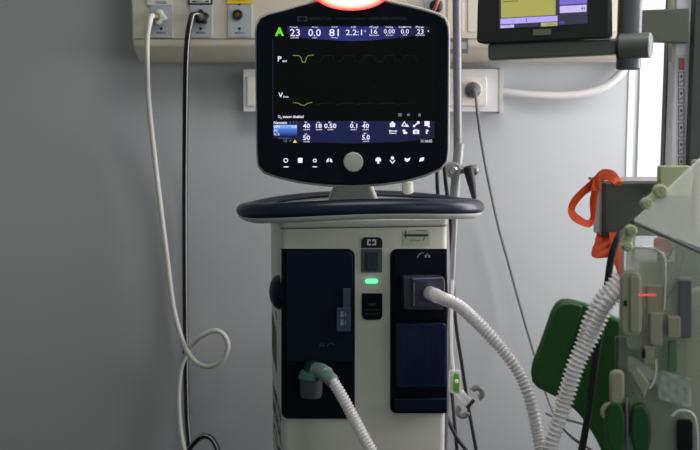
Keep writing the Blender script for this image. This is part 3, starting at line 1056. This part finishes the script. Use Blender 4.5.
# ------------------------------------------------------------------ breathing circuit
a0 = PB.pt(430, 293, .046)
path = [a0 + PB.n * .002, PB.pt(434, 294.5, .075), at(444, 299, 2.0), at(459, 306, 1.97), at(478, 323, 1.93), at(495, 341, 1.90), at(510, 359, 1.88), at(521, 376, 1.865), at(528, 393, 1.85), at(533, 411, 1.84),
        at(538, 435, 1.83), at(543, 456, 1.81), at(550, 500, 1.78), at(566, 560, 1.7), at(592, 610, 1.62), at(596, 570, 1.56), at(566, 505, 1.55), at(550, 455, 1.56), at(560, 420, 1.565), at(566, 400, 1.57), at(572, 380, 1.57),
        at(579, 361, 1.57), at(590, 340, 1.57), at(599, 320, 1.565), at(609, 301, 1.56), at(624, 287, 1.56)]
bt = thing('breathing_tube', 'white corrugated breathing tube curving from the right port to the incubator', 'tube', a0)
obj('hose', corrug(path[1:], .0116), TUBEW, bt)
bm = sweep(N(), cr([a0, PB.pt(432, 294, .06), PB.pt(437, 296, .084)], .004), .0152, 18)
obj('cuff', bm, TUBEW, bt, label='smooth white cuff')

a1 = PB.pt(316, 370, .034)
path = [a1, PB.pt(324, 372, .06), at(332, 380, 2.05), at(343, 398, 2.02), at(353, 417, 1.99), at(362, 434, 1.96), at(372, 452, 1.93), at(395, 490, 1.87), at(440, 540, 1.78), at(500, 545, 1.68), at(535, 500, 1.62),
        at(547, 455, 1.605), at(557, 420, 1.605), at(563, 400, 1.605), at(569, 380, 1.605), at(575, 361, 1.605), at(584, 340, 1.605), at(590, 320, 1.60), at(600, 300, 1.60), at(620, 276, 1.60)]
ft = thing('breathing_tube', 'corrugated breathing tube hanging from the green cuff at the lower left port', 'tube', a1)
obj('hose', corrug(path[2:], .0108), TUBEW, ft)
bm = N()
q = cr([a1, PB.pt(323, 372, .055), at(334, 382.5, 2.045)], .004)
nq = len(q)
rads = [(.0168 if i < nq * .45 else .0178 if i < nq * .5 else .0150 if i < nq * .85 else .0125) for i in range(nq)]
obj('cuff', sweep(bm, q, rads, 20), CUFF, ft, label='pale green cuff')

# ------------------------------------------------------------------ thin lines right of the cabinet
pts = [at(437, 165, 2.32), at(437.5, 190, 2.33), at(440, 215, 2.42), at(445, 270, 2.50), at(447.5, 330, 2.50), at(450, 370, 2.50), at(453, 405, 2.48), at(457, 450, 2.45), at(462, 500, 2.44)]
tag(obj('black_cable', tube(pts, .0045, .012, 10), BLACK), 'black cable hugging the right edge of the white cabinet', 'cable')
pts = [at(444, 165, 2.28), at(446.5, 190, 2.31), at(450, 215, 2.46), at(452, 260, 2.5), at(455.5, 320, 2.5), at(462, 365, 2.5), at(468, 405, 2.5), at(477, 455, 2.48), at(484, 500, 2.48)]
tag(obj('black_cable', tube(pts, .0045, .012, 10), BLACK), 'black cable passing behind the green connector to the lower right', 'cable')
pts = [at(446, 412, 2.46), at(450, 424, 2.44), at(457, 438, 2.43), at(466, 450, 2.42), at(480, 470, 2.42)]
tag(obj('black_cable', tube(pts, .005, .012, 10), BLACK), 'short black cable curving out low beside the cabinet', 'cable')
pts = [at(452.5, 280, 2.33), at(451.5, 315, 2.32), at(451.8, 350, 2.31), at(454, 372, 2.3)]
tc_ = thing('tube_connector', 'green and clear connector on a thin clear tube beside the cabinet', 'connector', at(456, 382, 2.3))
obj('clear_tube', tube(pts, .0035, .01, 10), CLRT, tc_)
PC = Pl(Vector((0, 2.3, 1)))
obj('shell', plate(N(), PC, rr(449, 370, 461, 394, 4), .016, .006), CLEARW, tc_, bev=.004)
bm = plate(N(), PC, rr(453.3, 373.5, 459.5, 393, 3), .012, .010)
obj('green_insert', bm, mat('bright_green', (84, 150, 62), .4), tc_, bev=.002)
bm = lathe(N(), at(456.5, 381, 2.285), Vector((0, -1, 0)), [(0, .0045), (.004, .0045), (.005, .003)])
obj('stud', bm, HOSEW, tc_)
pts = [at(459, 392, 2.3), at(465, 399, 2.3), at(470, 403, 2.3)]
obj('spout', tube(pts, .011, .006, 14), CLRT, tc_, label='clear spout')


def ring_curl(cx, cy, R, a0, a1, name, Y):
    pp = [at(cx + R * math.cos(math.radians(a)), cy + R * math.sin(math.radians(a)), Y) for a in range(a0, a1 + 1, 15)]
    return sweep(N(), pp, .0072, 12)


obj('end_curl', ring_curl(477, 393, 5.3, -150, 80, '', 2.29), mat('grey_rubber', (112, 112, 108), .5), tc_)
obj('end_curl', ring_curl(463, 411, 5.0, 20, 240, '', 2.29), mat('grey_rubber', (0, 0, 0)), tc_)
obj('joint', cyl(at(467, 408, 2.29), at(474, 400, 2.29), .0045), BLACK, tc_)

# ------------------------------------------------------------------ equipment column, arm and patient screen (right)
YC = 1.98
PCn = Pl(Vector((0, YC, 1.4)))
cx0, cx1 = at(673, 90, YC).x, at(735, 90, YC).x
cl = thing('equipment_column', 'tall grey and charcoal equipment column at the right edge', 'column', ((cx0 + cx1) / 2, YC + .03, 0))
bm = box(N(), (cx0, YC, .02), (cx1, YC + .055, ZC - .01))
obj('column_profile', bm, mat('column_light_grey', (226, 222, 232), .45), cl, bev=.004)
xg = at(688, 90, YC).x
obj('side_cover', box(N(), (xg, YC - .02, .02), (cx1 + .002, YC + .01, ZC - .01)), mat('column_dark', (58, 66, 62), .5), cl, bev=.003)
xg2 = at(666.5, 90, YC).x
obj('edge_channel', box(N(), (cx0 - .003, YC + .035, .02), (cx0 + .004, YC + .057, ZC - .01)), mat('channel_grey', (84, 88, 90), .5), cl, bev=.001)
obj('beige_strip', plate(N(), PCn, rr(671.5, -30, 675, 62), .02, .004), BEIGE, cl, smooth=False)
ls = obj('pictogram_strip', plate(N(), PCn, rr(676.5, 55, 686, 176), .001, .001), mat('strip_grey', (204, 200, 208), .5), cl, smooth=False)
bm = N()
for k in range(6):
    y = 72 + k * 17
    stroke(bm, PCn, [(678.5, y), (684, y), (684, y + 14), (678.5, y + 14), (678.5, y)], .8, .0016)
    flat(bm, PCn, ell(681.3, y + 4.5, 1.2, 1.6, 10), .0016)
    stroke(bm, PCn, [(679.8, y + 10.5), (682.9, y + 8.5)], .9, .0016)
obj('pictograms', bm, mat('picto_grey', (92, 90, 96), .5), ls, smooth=False)
bm = flat(N(), PCn, rr(678.5, 58, 684.3, 70), .0016)
obj('warning_square', bm, mat('faded_red', (176, 92, 96), .5), ls, smooth=False)

AYAW = -25.0
PA = Pl(at(545, 40, 1.85), AYAW)
bm = plate(N(), PCn, [(640, 10), (690, 8), (690, 43), (640, 41)], .03, .03)
obj('arm_block', bm, mat('arm_green_grey', (92, 97, 88), .5), cl, bev=.003)
ar = thing('monitor_arm', 'grey jointed support arm under the small monitor', 'arm', PA.pt(632, 45))
obj('bar', plate(N(), PA, [(487, 43.5), (617, 38.5), (617, 54.5), (487.5, 60.5)], .03, 0), mat('arm_grey', (112, 114, 108), .4), ar, bev=.006)
c0 = PA.pt(632, 45, -.012)
bm = lathe(N(), PA.pt(617, 46.2, -.016), PA.ex, [(0, .0195), (.002, .0225), ((PA.pt(652, 46) - PA.pt(617, 46)).length - .003, .0225), ((PA.pt(652, 46) - PA.pt(617, 46)).length, .018)])
obj('sleeve', bm, mat('sleeve_grey', (96, 100, 96), .5), ar)
bm = lathe(N(), PA.pt(618, 46.2, -.016), PA.ex, [(0, .0232), (.004, .0232)])
obj('joint_ring', bm, BLACK, ar)
ztop = at(632, -60, 1.8).z
zlow = at(632, 69.5, c0.y).z
obj('upright', lathe(N(), Vector((c0.x, c0.y + .02, zlow)), Vector((0, 0, 1)), [(0, .019), (.003, .0215), (ztop - zlow, .0215)]), mat('upright_grey', (92, 96, 100), .4), ar)

pm = thing('patient_monitor', 'small dark monitor showing a yellow and lilac page, top right', 'monitor', PA.pt(540, 42, .0))
PQ = Pl(PA.pt(545, 40, .012), AYAW)
k = plate(N(), PQ, [(479, -60), (608, -70), (609, 35), (607, 37.5), (480.5, 43.5), (477, 42), (476.5, 38)], .035, 0)
obj('monitor_case', k, GREYD, pm, bev=.004)
sc2 = obj('display', plate(N(), PQ, [(499, -60), (587.5, -66), (587.5, 23.5), (499, 28.7)], .001, .0008), emis('display_slate', (58, 60, 78), 1.0), pm, smooth=False)


def q2(x0, y0, x1, y1):
    """a box on the slanted display: y drops .055 px per px to the left"""
    s = lambda x: (587 - x) * .055
    return [(x0, y0 + s(x0)), (x1, y0 + s(x1)), (x1, y1 + s(x1)), (x0, y1 + s(x0))]


obj('yellow_page', flat(N(), PQ, q2(501, -60, 555.5, 13.2), .0014), emis('page_olive_yellow', (172, 168, 92), 1.0), sc2, smooth=False)
obj('page_text', flat(flat(N(), PQ, q2(503, -6, 525, -5.2), .0018), PQ, q2(503, -3.4, 518, -2.6), .0018), emis('page_text_olive', (110, 108, 60), 1.0), sc2, smooth=False)
obj('lilac_strip', flat(N(), PQ, q2(500.5, 14, 557.5, 19.6), .0014), emis('strip_lilac', (188, 170, 250), 1.0), sc2, smooth=False)
bm = flat(N(), PQ, q2(526, 15, 526.8, 18.6), .0018)
text(bm, 'Test', PQ, (510.5, 20, 515, 22), .0018)
obj('strip_text', bm, emis('strip_text', (110, 96, 190), 1.0), sc2, smooth=False)
obj('lilac_button', flat(N(), PQ, q2(500.5, 19.9 + .6, 514, 23.4), .0014), emis('button_lilac', (205, 190, 252), 1.0), sc2, smooth=False)
bm = N()
text(bm, 'PRINT', PQ, (503, 25.2, 511.5, 26.6), .0018)
obj('lilac_button_text', bm, emis('strip_text', (0, 0, 0)), sc2, smooth=False)
obj('yellow_button', flat(N(), PQ, q2(541, 20.2, 557.5, 24), .0014), emis('button_olive', (178, 174, 118), 1.0), sc2, smooth=False)
obj('yellow_button_text', text(N(), 'CLOSE', PQ, (546.5, 23.4, 553, 24.8), .0018), emis('page_text_dark', (70, 68, 40), 1.0), sc2, smooth=False)
obj('violet_panel', flat(N(), PQ, q2(559.5, -60, 587, 3.4), .0014), emis('panel_violet', (122, 112, 205), 1.0), sc2, smooth=False)
v2 = obj('pale_panel', flat(N(), PQ, q2(559.8, 4.6, 586.5, 11.6), .0014), emis('panel_pale', (206, 190, 246), 1.0), sc2, smooth=False)
obj('panel_number', text(N(), '41', PQ, (581, 7, 585, 10), .0018, bold=.02), emis('number_plum', (110, 66, 120), 1.0), sc2, smooth=False)
obj('violet_chip', flat(N(), PQ, q2(559.5, 20, 564.5, 22.2), .0014), emis('chip_violet', (90, 72, 180), 1.0), sc2, smooth=False)
obj('name_badge', plate(N(), PQ, [(533, 29.5), (551, 28.7), (551, 34.6), (533, 35.5)], .001, .001), mat('badge_green_grey', (120, 128, 104), .5), pm, smooth=False)

# ------------------------------------------------------------------ grey equipment box and the orange strap
PX = Pl(Vector((0, 1.86, 1.2)))
eb = thing('equipment_box', 'dark grey rectangular box with a pale side, hung on the column', 'box', PX.pt(640, 236))
obj('box_body', plate(N(), PX, [(603, 184.5), (706, 184.5), (706, 236), (603, 236)], .05, 0), GREY, eb, bev=.002)
obj('box_lid', plate(N(), PX, [(603.5, 180.8), (706, 180.8), (706, 184), (603.5, 184)], .12, -.002), mat('lid_grey', (164, 160, 162), .4), eb, bev=.001)
obj('pale_side', plate(N(), PX, rr(599, 188, 604, 235, 1), .045, -.004), mat('pale_side', (192, 194, 200), .4), eb, bev=.001, label='pale left side')
obj('corner_edge', plate(N(), PX, rr(602.5, 183, 606.5, 237, 1), .006, .002), mat('edge_dark', (44, 50, 48), .5), eb, bev=.001)


def ribbon(rows, th=.0012):
    """rows of (xa, ya, Ya, xb, yb, Yb): the two edges of a band"""
    A = cr([at(r[0], r[1], r[2]) for r in rows], .004)
    B = cr([at(r[3], r[4], r[5]) for r in rows], .004)
    m = 40
    fa = lambda L, t: L[min(int(t * (len(L) - 1)), len(L) - 2)].lerp(L[min(int(t * (len(L) - 1)), len(L) - 2) + 1], t * (len(L) - 1) - min(int(t * (len(L) - 1)), len(L) - 2))
    bm = N()
    prev = None
    for i in range(m + 1):
        a, b = fa(A, i / m), fa(B, i / m)
        mid = [a.lerp(b, q / 4) + Vector((0, -.0012 * math.sin(q * 1.57 + i * .5), 0)) for q in range(5)]
        cur = [bm.verts.new(p) for p in mid]
        if prev:
            for q in range(4):
                bm.faces.new((prev[q], prev[q + 1], cur[q + 1], cur[q]))
        prev = cur
    return bm


Yr = 1.84
os_ = thing('orange_strap', 'bright orange fabric strap looped over the corner of the grey box', 'strap', at(600, 180, Yr))
loop = [(606, 170, Yr, 606, 178, Yr), (597, 174, Yr, 600, 183, Yr), (589, 182, Yr, 594, 189, Yr + .01), (578, 192, Yr, 585, 195, Yr + .015), (570.5, 201, Yr, 577, 204, Yr + .02), (568, 211, Yr - .005, 574.5, 211, Yr + .02),
        (572, 219.5, Yr - .01, 581, 217, Yr + .02), (581, 225, Yr - .01, 587.5, 220.5, Yr + .02), (590, 227, Yr - .01, 590.5, 217, Yr + .015), (594.5, 220, Yr - .005, 590, 207, Yr + .01), (597, 203, Yr, 590.5, 196, Yr + .005), (598.5, 190, Yr, 592.5, 186, Yr)]
obj('loop', ribbon(loop), ORANGE, os_, solid=.0012, smooth=False)
top = [(590.5, 190, Yr - .002, 599, 192, Yr - .002), (594, 178, Yr - .004, 602, 183, Yr - .004), (600, 170.5, Yr - .004, 606, 180, Yr - .004), (608, 169, Yr - .003, 610, 182, Yr - .003), (615, 172, Yr, 614, 184, Yr), (621, 180, Yr + .01, 618, 185, Yr + .01), (623, 184, Yr + .012, 620, 186, Yr + .012)]
obj('top_fold', ribbon(top), ORANGE, os_, solid=.0012, smooth=False)
tail = [(597, 232, Yr + .03, 612, 232, Yr + .03), (594.5, 243, Yr + .02, 613, 240, Yr + .02), (591.5, 251, Yr + .015, 613, 248, Yr + .015), (592, 256.5, Yr + .01, 612, 254, Yr + .01), (597, 258.5, Yr + .01, 610, 257.5, Yr + .01)]
obj('tail', ribbon(tail), ORANGE, os_, solid=.0012, smooth=False)
tail2 = [(609, 232, Yr + .01, 624, 232, Yr + .01), (610, 246, Yr + .005, 624, 244, Yr + .005), (613, 260, Yr, 624, 258, Yr), (617, 272, Yr, 624, 270, Yr), (619, 284, Yr, 624, 284, Yr)]
obj('tail', ribbon(tail2), ORANGE, os_, solid=.0012, smooth=False)
low = [(612, 178, 1.90, 613, 181.5, 1.875), (622, 178.8, 1.905, 622, 181.5, 1.885), (628, 179.6, 1.91, 628, 181.3, 1.90), (634, 180, 1.92, 634, 181.2, 1.91)]
obj('back_fold', ribbon(low), ORANGE, os_, solid=.0012, smooth=False)

# black cable from the box corner down beside the incubator
pts = [at(650, 216, 1.72), at(640, 219, 1.72), at(631, 222, 1.715), at(622, 231, 1.71), at(615, 245, 1.70), at(610.5, 262, 1.70), at(607.5, 285, 1.70), at(604, 310, 1.72), at(598, 345, 1.72), at(592.5, 385, 1.71), at(588, 415, 1.70), at(584, 438, 1.69), at(578, 470, 1.68), at(570, 520, 1.66)]
tag(obj('black_cable', tube(pts, .0062, .012, 12), BLACK), 'thick black cable arching down in front of the green panel', 'cable')

# ------------------------------------------------------------------ green moulded panel
YG = 1.86
PG = Pl(Vector((0, YG, 1.0)), -10)
outl = [(569, 300.5), (561, 301), (555.5, 305), (551, 313), (541, 342), (532.5, 364), (530.8, 374), (532.5, 383), (538, 389), (547, 393.5), (557, 398.5), (568, 405), (578, 414), (588, 427), (596, 440), (603, 455), (612, 480),
        (700, 480), (700, 330), (640, 326), (617, 319), (600, 311), (585, 304)]
# a leaning slab bent round a soft crease, closed and thick
ca_ = N()
gp_ = thing('green_panel', 'dark green curved plastic panel leaning between the wall and the incubator', 'panel', PG.pt(640, 480))
Gf = [PG.pt(x, y, .0) for x, y in outl]
obj('panel_sheet', prism(ca_, Gf, -PG.n * .03), GREEN, gp_, bev=.008, seg=4)
bm = plate(N(), PG, [(571, 303), (562, 303.5), (557, 307), (552.5, 316), (543, 343), (534.5, 366), (533, 374), (534.8, 381.5), (540, 387), (548, 391), (557, 395.5), (563, 372), (571, 345), (579, 320), (583, 306)], .01, .012)
obj('front_roll', bm, GREEN, gp_, bev=.009, seg=4)
obj('panel_stand', prism(N(), [Vector((p.x, p.y, p.z)) for p in (PG.pt(640, 470, -.01), PG.pt(690, 470, -.01))] + [Vector((PG.pt(690, 470, -.01).x, PG.pt(690, 470, -.01).y, .0)), Vector((PG.pt(640, 470, -.01).x, PG.pt(640, 470, -.01).y, .0))], -PG.n * .015), GREYD, gp_)

# ------------------------------------------------------------------ incubator
PI = Pl(at(622, 300, 1.55), -12)               # near wall of the hood
inc = thing('infant_incubator', 'clear-walled infant incubator with beige latches at the right edge', 'incubator', (at(720, 300, 1.7).x, 1.6, 0))


def ip(name, outline, depth, d, m, bev=.0015, **k):
    return obj(name, plate(N(), PI, outline, depth, d), m, inc, bev=bev, **k)


obj('hood_wall', plate(N(), PI, [(619.5, 232), (628, 225), (640, 228), (790, 292), (790, 540), (617, 540)], .005, 0), CLEARL, inc, bev=.0015, label='clear near wall')
# sloping lid
A = [at(634.5, 222, 1.54), at(800, 288, 1.38), at(800, 66, 1.62), at(702, 159, 1.74)]
obj('hood_lid', prism(N(), A, Vector((0, .006, .003))), CLEARW, inc, bev=.001, label='frosted clear sloping lid')
bm = sweep(N(), [at(634.5, 222.5, 1.535), at(700, 252, 1.475), at(800, 290, 1.375)], .003, 8)
obj('lid_edge', bm, mat('lid_edge_grey', (110, 116, 112), .3), inc)
# far wall and the bulk of things inside, seen through the near wall
obj('far_wall', plate(N(), PI, [(640, 262), (800, 262), (800, 540), (634, 540)], .005, -.16), CLEARM, inc, bev=.001, label='smoky far wall')
obj('hood_bracket', plate(N(), Pl(Vector((0, 1.80, 1.2))), rr(660, 166, 692, 196, 2), .02, 0), PALEG, inc, bev=.003, label='pale green bracket')


def bone(xa, ya, ra, xb, yb, rb, Y, w=4.0):
    a, b = at(xa, ya, Y), at(xb, yb, Y)
    s = Y / F
    bm = lathe(N(), a, Vector((0, -1, 0)), [(-.006, ra * s * .9), (-.004, ra * s), (.006, ra * s), (.009, ra * s * .75)], 24)
    lathe(bm, b, Vector((0, -1, 0)), [(-.006, rb * s * .9), (-.004, rb * s), (.006, rb * s), (.009, rb * s * .75)], 24)
    d = (b - a)
    lathe(bm, a, d, [(0, w * s * 1.2), (d.length * .3, w * s * .8), (d.length * .7, w * s * .8), (d.length, w * s * 1.2)], 14)
    return bm


obj('lid_hinge', bone(659.5, 191, 7, 646, 203.5, 5.8, 1.56, 5.6), PALEG, inc, label='pale green dumbbell hinge')
obj('wall_latch', bone(630.5, 230, 5.6, 626.5, 246, 5.2, 1.53, 6.0), PALEG, inc, label='pale green latch')
# port door: rounded clear frame
dp = rr(626, 247, 664, 350, 8)
dpts = [PI.pt(x, y, .008) for x, y in dp]
obj('port_door', plate(N(), PI, dp, .005, .009), CLEARL, inc, bev=.0015, label='clear rounded access door')
bm = sweep(N(), [PI.pt(x, y, .012) for x, y in ((634, 247.5), (646, 248), (655, 249.5), (662, 253.5), (665, 260), (665.5, 280), (664, 310))], .0017, 8)
obj('door_rim', bm, mat('pale_rim_highlight', (212, 216, 212), .2), inc)  # door outline; its pale colour also paints the highlight along the top
pp = ip('tube_port', rr(620.5, 271.5, 642, 337, 9), .022, .030, BEIGE, bev=.004, label='beige oval port plate')
obj('port_slot', plate(N(), PI, rr(624, 300.5, 627.2, 306.5, .6), .003, .0315), BLACK, pp, smooth=False)
bm = plate(N(), PI, rr(630, 276, 640, 333, 4), .004, .033)
obj('port_ridge', bm, BEIGE, pp, bev=.002)
obj('red_line', plate(N(), PI, rr(638, 294, 656, 295.8), .001, .0345), REDL, inc, smooth=False, label='thin glowing red line')  # thin strip that emits red, in front of the near wall
ip('beige_block', rr(650, 313, 662.5, 345, 1.5), .03, .02, BEIGE, bev=.002)
ip('beige_block', rr(647, 286, 664, 314.5, 1.5), .02, .012, mat('olive_beige', (168, 164, 140), .5), bev=.002)
ip('beige_block', rr(668, 317, 680.5, 338, 1.5), .03, .02, BEIGE, bev=.002)
ip('grey_block', rr(679, 280, 692, 338, 2), .03, .01, mat('violet_grey', (104, 106, 114), .5), bev=.002)
ip('beige_block', rr(644, 346, 654, 366, 1), .02, .016, BEIGE, bev=.002)
ip('dark_catch', rr(642, 350, 645.5, 358.5, 1), .008, .022, BLACK, bev=.001)
obj('corner_pillar', plate(N(), PI, [(682, 300), (688, 292), (720, 285), (720, 470), (694, 470), (684, 400)], .03, -.03), BEIGE, inc, bev=.006, label='beige corner pillar')
obj('corner_pillar', plate(N(), Pl(Vector((0, 1.85, 1.2))), rr(696, 160, 730, 262, 3), .03, 0), BEIGE, inc, bev=.004, label='beige upright behind the lid')
ip('green_label', rr(669, 342, 677, 372, 1), .01, .012, mat('muted_green', (92, 130, 96), .5), bev=.001)
# mattress deck slanting to the right under the hood
obj('deck', plate(N(), PI, [(628, 372), (636, 370), (662, 388), (694, 425), (715, 452), (715, 500), (652, 500), (640, 420)], .10, -.01), mat('deck_grey', (112, 118, 114), .5), inc, bev=.004)
obj('deck_rail', plate(N(), PI, [(629, 371), (637, 367), (650, 384), (644, 400), (640, 392)], .012, .022), BEIGE, inc, bev=.003, label='beige slanted rail')
WR = mat('white_highlight', (226, 228, 226), .15)  # white arcs modelled in place of highlights on the clear plastic
obj('highlight_arc', sweep(N(), cr([PI.pt(x, y, .02) for x, y in ((656, 360), (656, 372), (653.5, 382), (649, 389))], .004), .0016, 8), WR, inc)
obj('highlight_arc', sweep(N(), cr([PI.pt(x, y, .02) for x, y in ((672, 416), (678, 411), (687, 411), (694, 416), (697, 430), (698, 455))], .004), .0022, 8), WR, inc)
obj('dark_recess', plate(N(), PI, rr(677, 420, 693, 452, 4), .01, .005), BLACKG, inc, bev=.002)
# clear crumpled sleeve cuff
bm = N()
vs = []
for i in range(9):
    row = []
    for j in range(7):
        x, y = 658 + i * 4.2, 374 + j * 5 + (i - 4) * 1.2
        row.append(bm.verts.new(PI.pt(x, y, .012 + .006 * math.sin(i * 2.3 + j * 1.1) * math.cos(j * 1.9 - i))))
    vs.append(row)
for i in range(8):
    for j in range(6):
        bm.faces.new((vs[i][j], vs[i + 1][j], vs[i + 1][j + 1], vs[i][j + 1]))
obj('sleeve_cuff', bm, clear('crumpled_film', (200, 204, 202), .45, .12), inc, solid=.0008, sub=1, label='crumpled clear film cuff')
# lever and the two green grips
obj('lever', plate(N(), PI, rr(609.5, 371, 624.5, 406, 6), .014, .03), BEIGE, inc, bev=.005, label='beige upright lever')
bm = sweep(N(), cr([PI.pt(x, y, .026) for x, y in ((612, 404), (605.5, 406), (602.5, 412), (604.5, 417))], .004), .004, 10)
obj('lever_hook', bm, BEIGE, inc)


def grip(outline):
    bm = plate(N(), PI, outline, .022, .034)
    return obj('green_grip', bm, GREENG, inc, bev=.007, seg=4)


grip([(609, 404), (616, 402), (622, 405), (625, 415), (626, 430), (624, 445), (620, 456), (612, 454), (606, 440), (604.5, 420)])
grip([(633, 408), (640, 404.5), (646, 407), (651, 418), (652, 436), (649, 452), (642, 462), (635, 456), (631, 440), (630.5, 420)])
obj('latch_rod', cyl(PI.pt(626.5, 398, .03), PI.pt(627.5, 470, .03), .0028), STEEL, inc)
obj('latch_clip', plate(N(), PI, rr(623.5, 403, 630, 438, 2), .008, .032), BLACK, inc, bev=.002)
ip('green_plate', rr(615, 337, 628, 372, 2), .01, -.004, mat('sage_green', (74, 104, 66), .5), bev=.002)
# wires inside the hood
bm = tube([PI.pt(x, y, -.03) for x, y in ((674, 247), (668, 258), (662, 268), (655, 275))], .0018, .006, 8)
obj('inner_wire', bm, PLUGG, inc)
bm = tube([PI.pt(x, y, -.03) for x, y in ((684, 250), (682, 265), (677, 282), (668, 296), (660, 303))], .0018, .006, 8)
obj('inner_wire', bm, PLUGG, inc)
obj('inner_screen', plate(N(), PI, rr(676, 232, 705, 280, 2), .02, -.12), mat('inner_grey', (112, 118, 120), .5), inc, bev=.003)
obj('red_pad', plate(N(), PI, rr(654, 238, 672, 252, 3), .01, -.13), mat('dull_red', (200, 92, 92), .6), inc, bev=.003)
# cabinet under the hood, down to the floor
lo_z = at(700, 540, 1.55).z - .03
ix0, ix1 = at(652, 470, 1.55).x, at(652, 470, 1.55).x + .75
obj('base_cabinet', box(N(), (ix0, 1.50, .1), (ix1, 1.70, lo_z - .01)), mat('cabinet_ivory', (200, 200, 190), .5), inc, bev=.01)
obj('hood_base', box(N(), (at(617, 470, 1.6).x, 1.5, lo_z - .03), (ix1, 1.70, lo_z + .005)), BEIGE, inc, bev=.006)
for (x, y) in ((ix0 + .06, 1.56), (ix1 - .06, 1.56), (ix0 + .06, 1.64), (ix1 - .06, 1.64)):
    bm = lathe(N(), Vector((x - .015, y, .05)), Vector((1, 0, 0)), [(0, .045), (.003, .05), (.027, .05), (.03, .045)])
    obj('castor', bm, BLACK, inc)

# ------------------------------------------------------------------ light
W = bpy.data.worlds.new('world')
bpy.context.scene.world = W
W.use_nodes = True
W.node_tree.nodes['Background'].inputs['Color'].default_value = (*lin((190, 213, 206)), 1)
W.node_tree.nodes['Background'].inputs['Strength'].default_value = 0.33


def area(name, loc, to, sx, sy, energy, col):
    L = bpy.data.lights.new(name, 'AREA')
    L.shape = 'RECTANGLE'
    L.size, L.size_y = sy, sx
    L.energy = energy
    L.color = col
    o = bpy.data.objects.new(name, L)
    COL.objects.link(o)
    o.location = loc
    o.rotation_euler = (Vector(to) - Vector(loc)).to_track_quat('-Z', 'Y').to_euler()
    return o


area('right_window_daylight', (XR + .05, 2.26, 1.7), (-1, 2.5, 1.6), 1.5, .8, 37, (1, .925, .98)).rotation_euler = (math.pi / 2, 0, math.pi / 2)
area('front_window_daylight', (XR + .06, .7, 1.62), (0.2, 2.4, 1.5), 1.6, 1.3, 9, (.96, 1, .97))
area('ceiling_lamp', (.3, 1.7, 2.66), (.3, 2.0, 1.2), .8, .8, 12, (1, .97, .93))

cam = bpy.data.cameras.new('camera')
co = bpy.data.objects.new('camera', cam)
COL.objects.link(co)
co.location = CAM
co.rotation_euler = (math.pi / 2 - PITCH, 0, 0)
cam.sensor_width = 36.0
cam.lens = F * 36.0 / 700.0
cam.clip_start = .01
cam.dof.use_dof = True
cam.dof.focus_distance = 2.08
cam.dof.aperture_fstop = 4.8
sc = bpy.context.scene
sc.camera = co
sc.view_settings.view_transform = 'Standard'
sc.view_settings.look = 'None'
sc.view_settings.exposure = 0
sc.view_settings.gamma = 1
sc.view_settings.use_curve_mapping = False
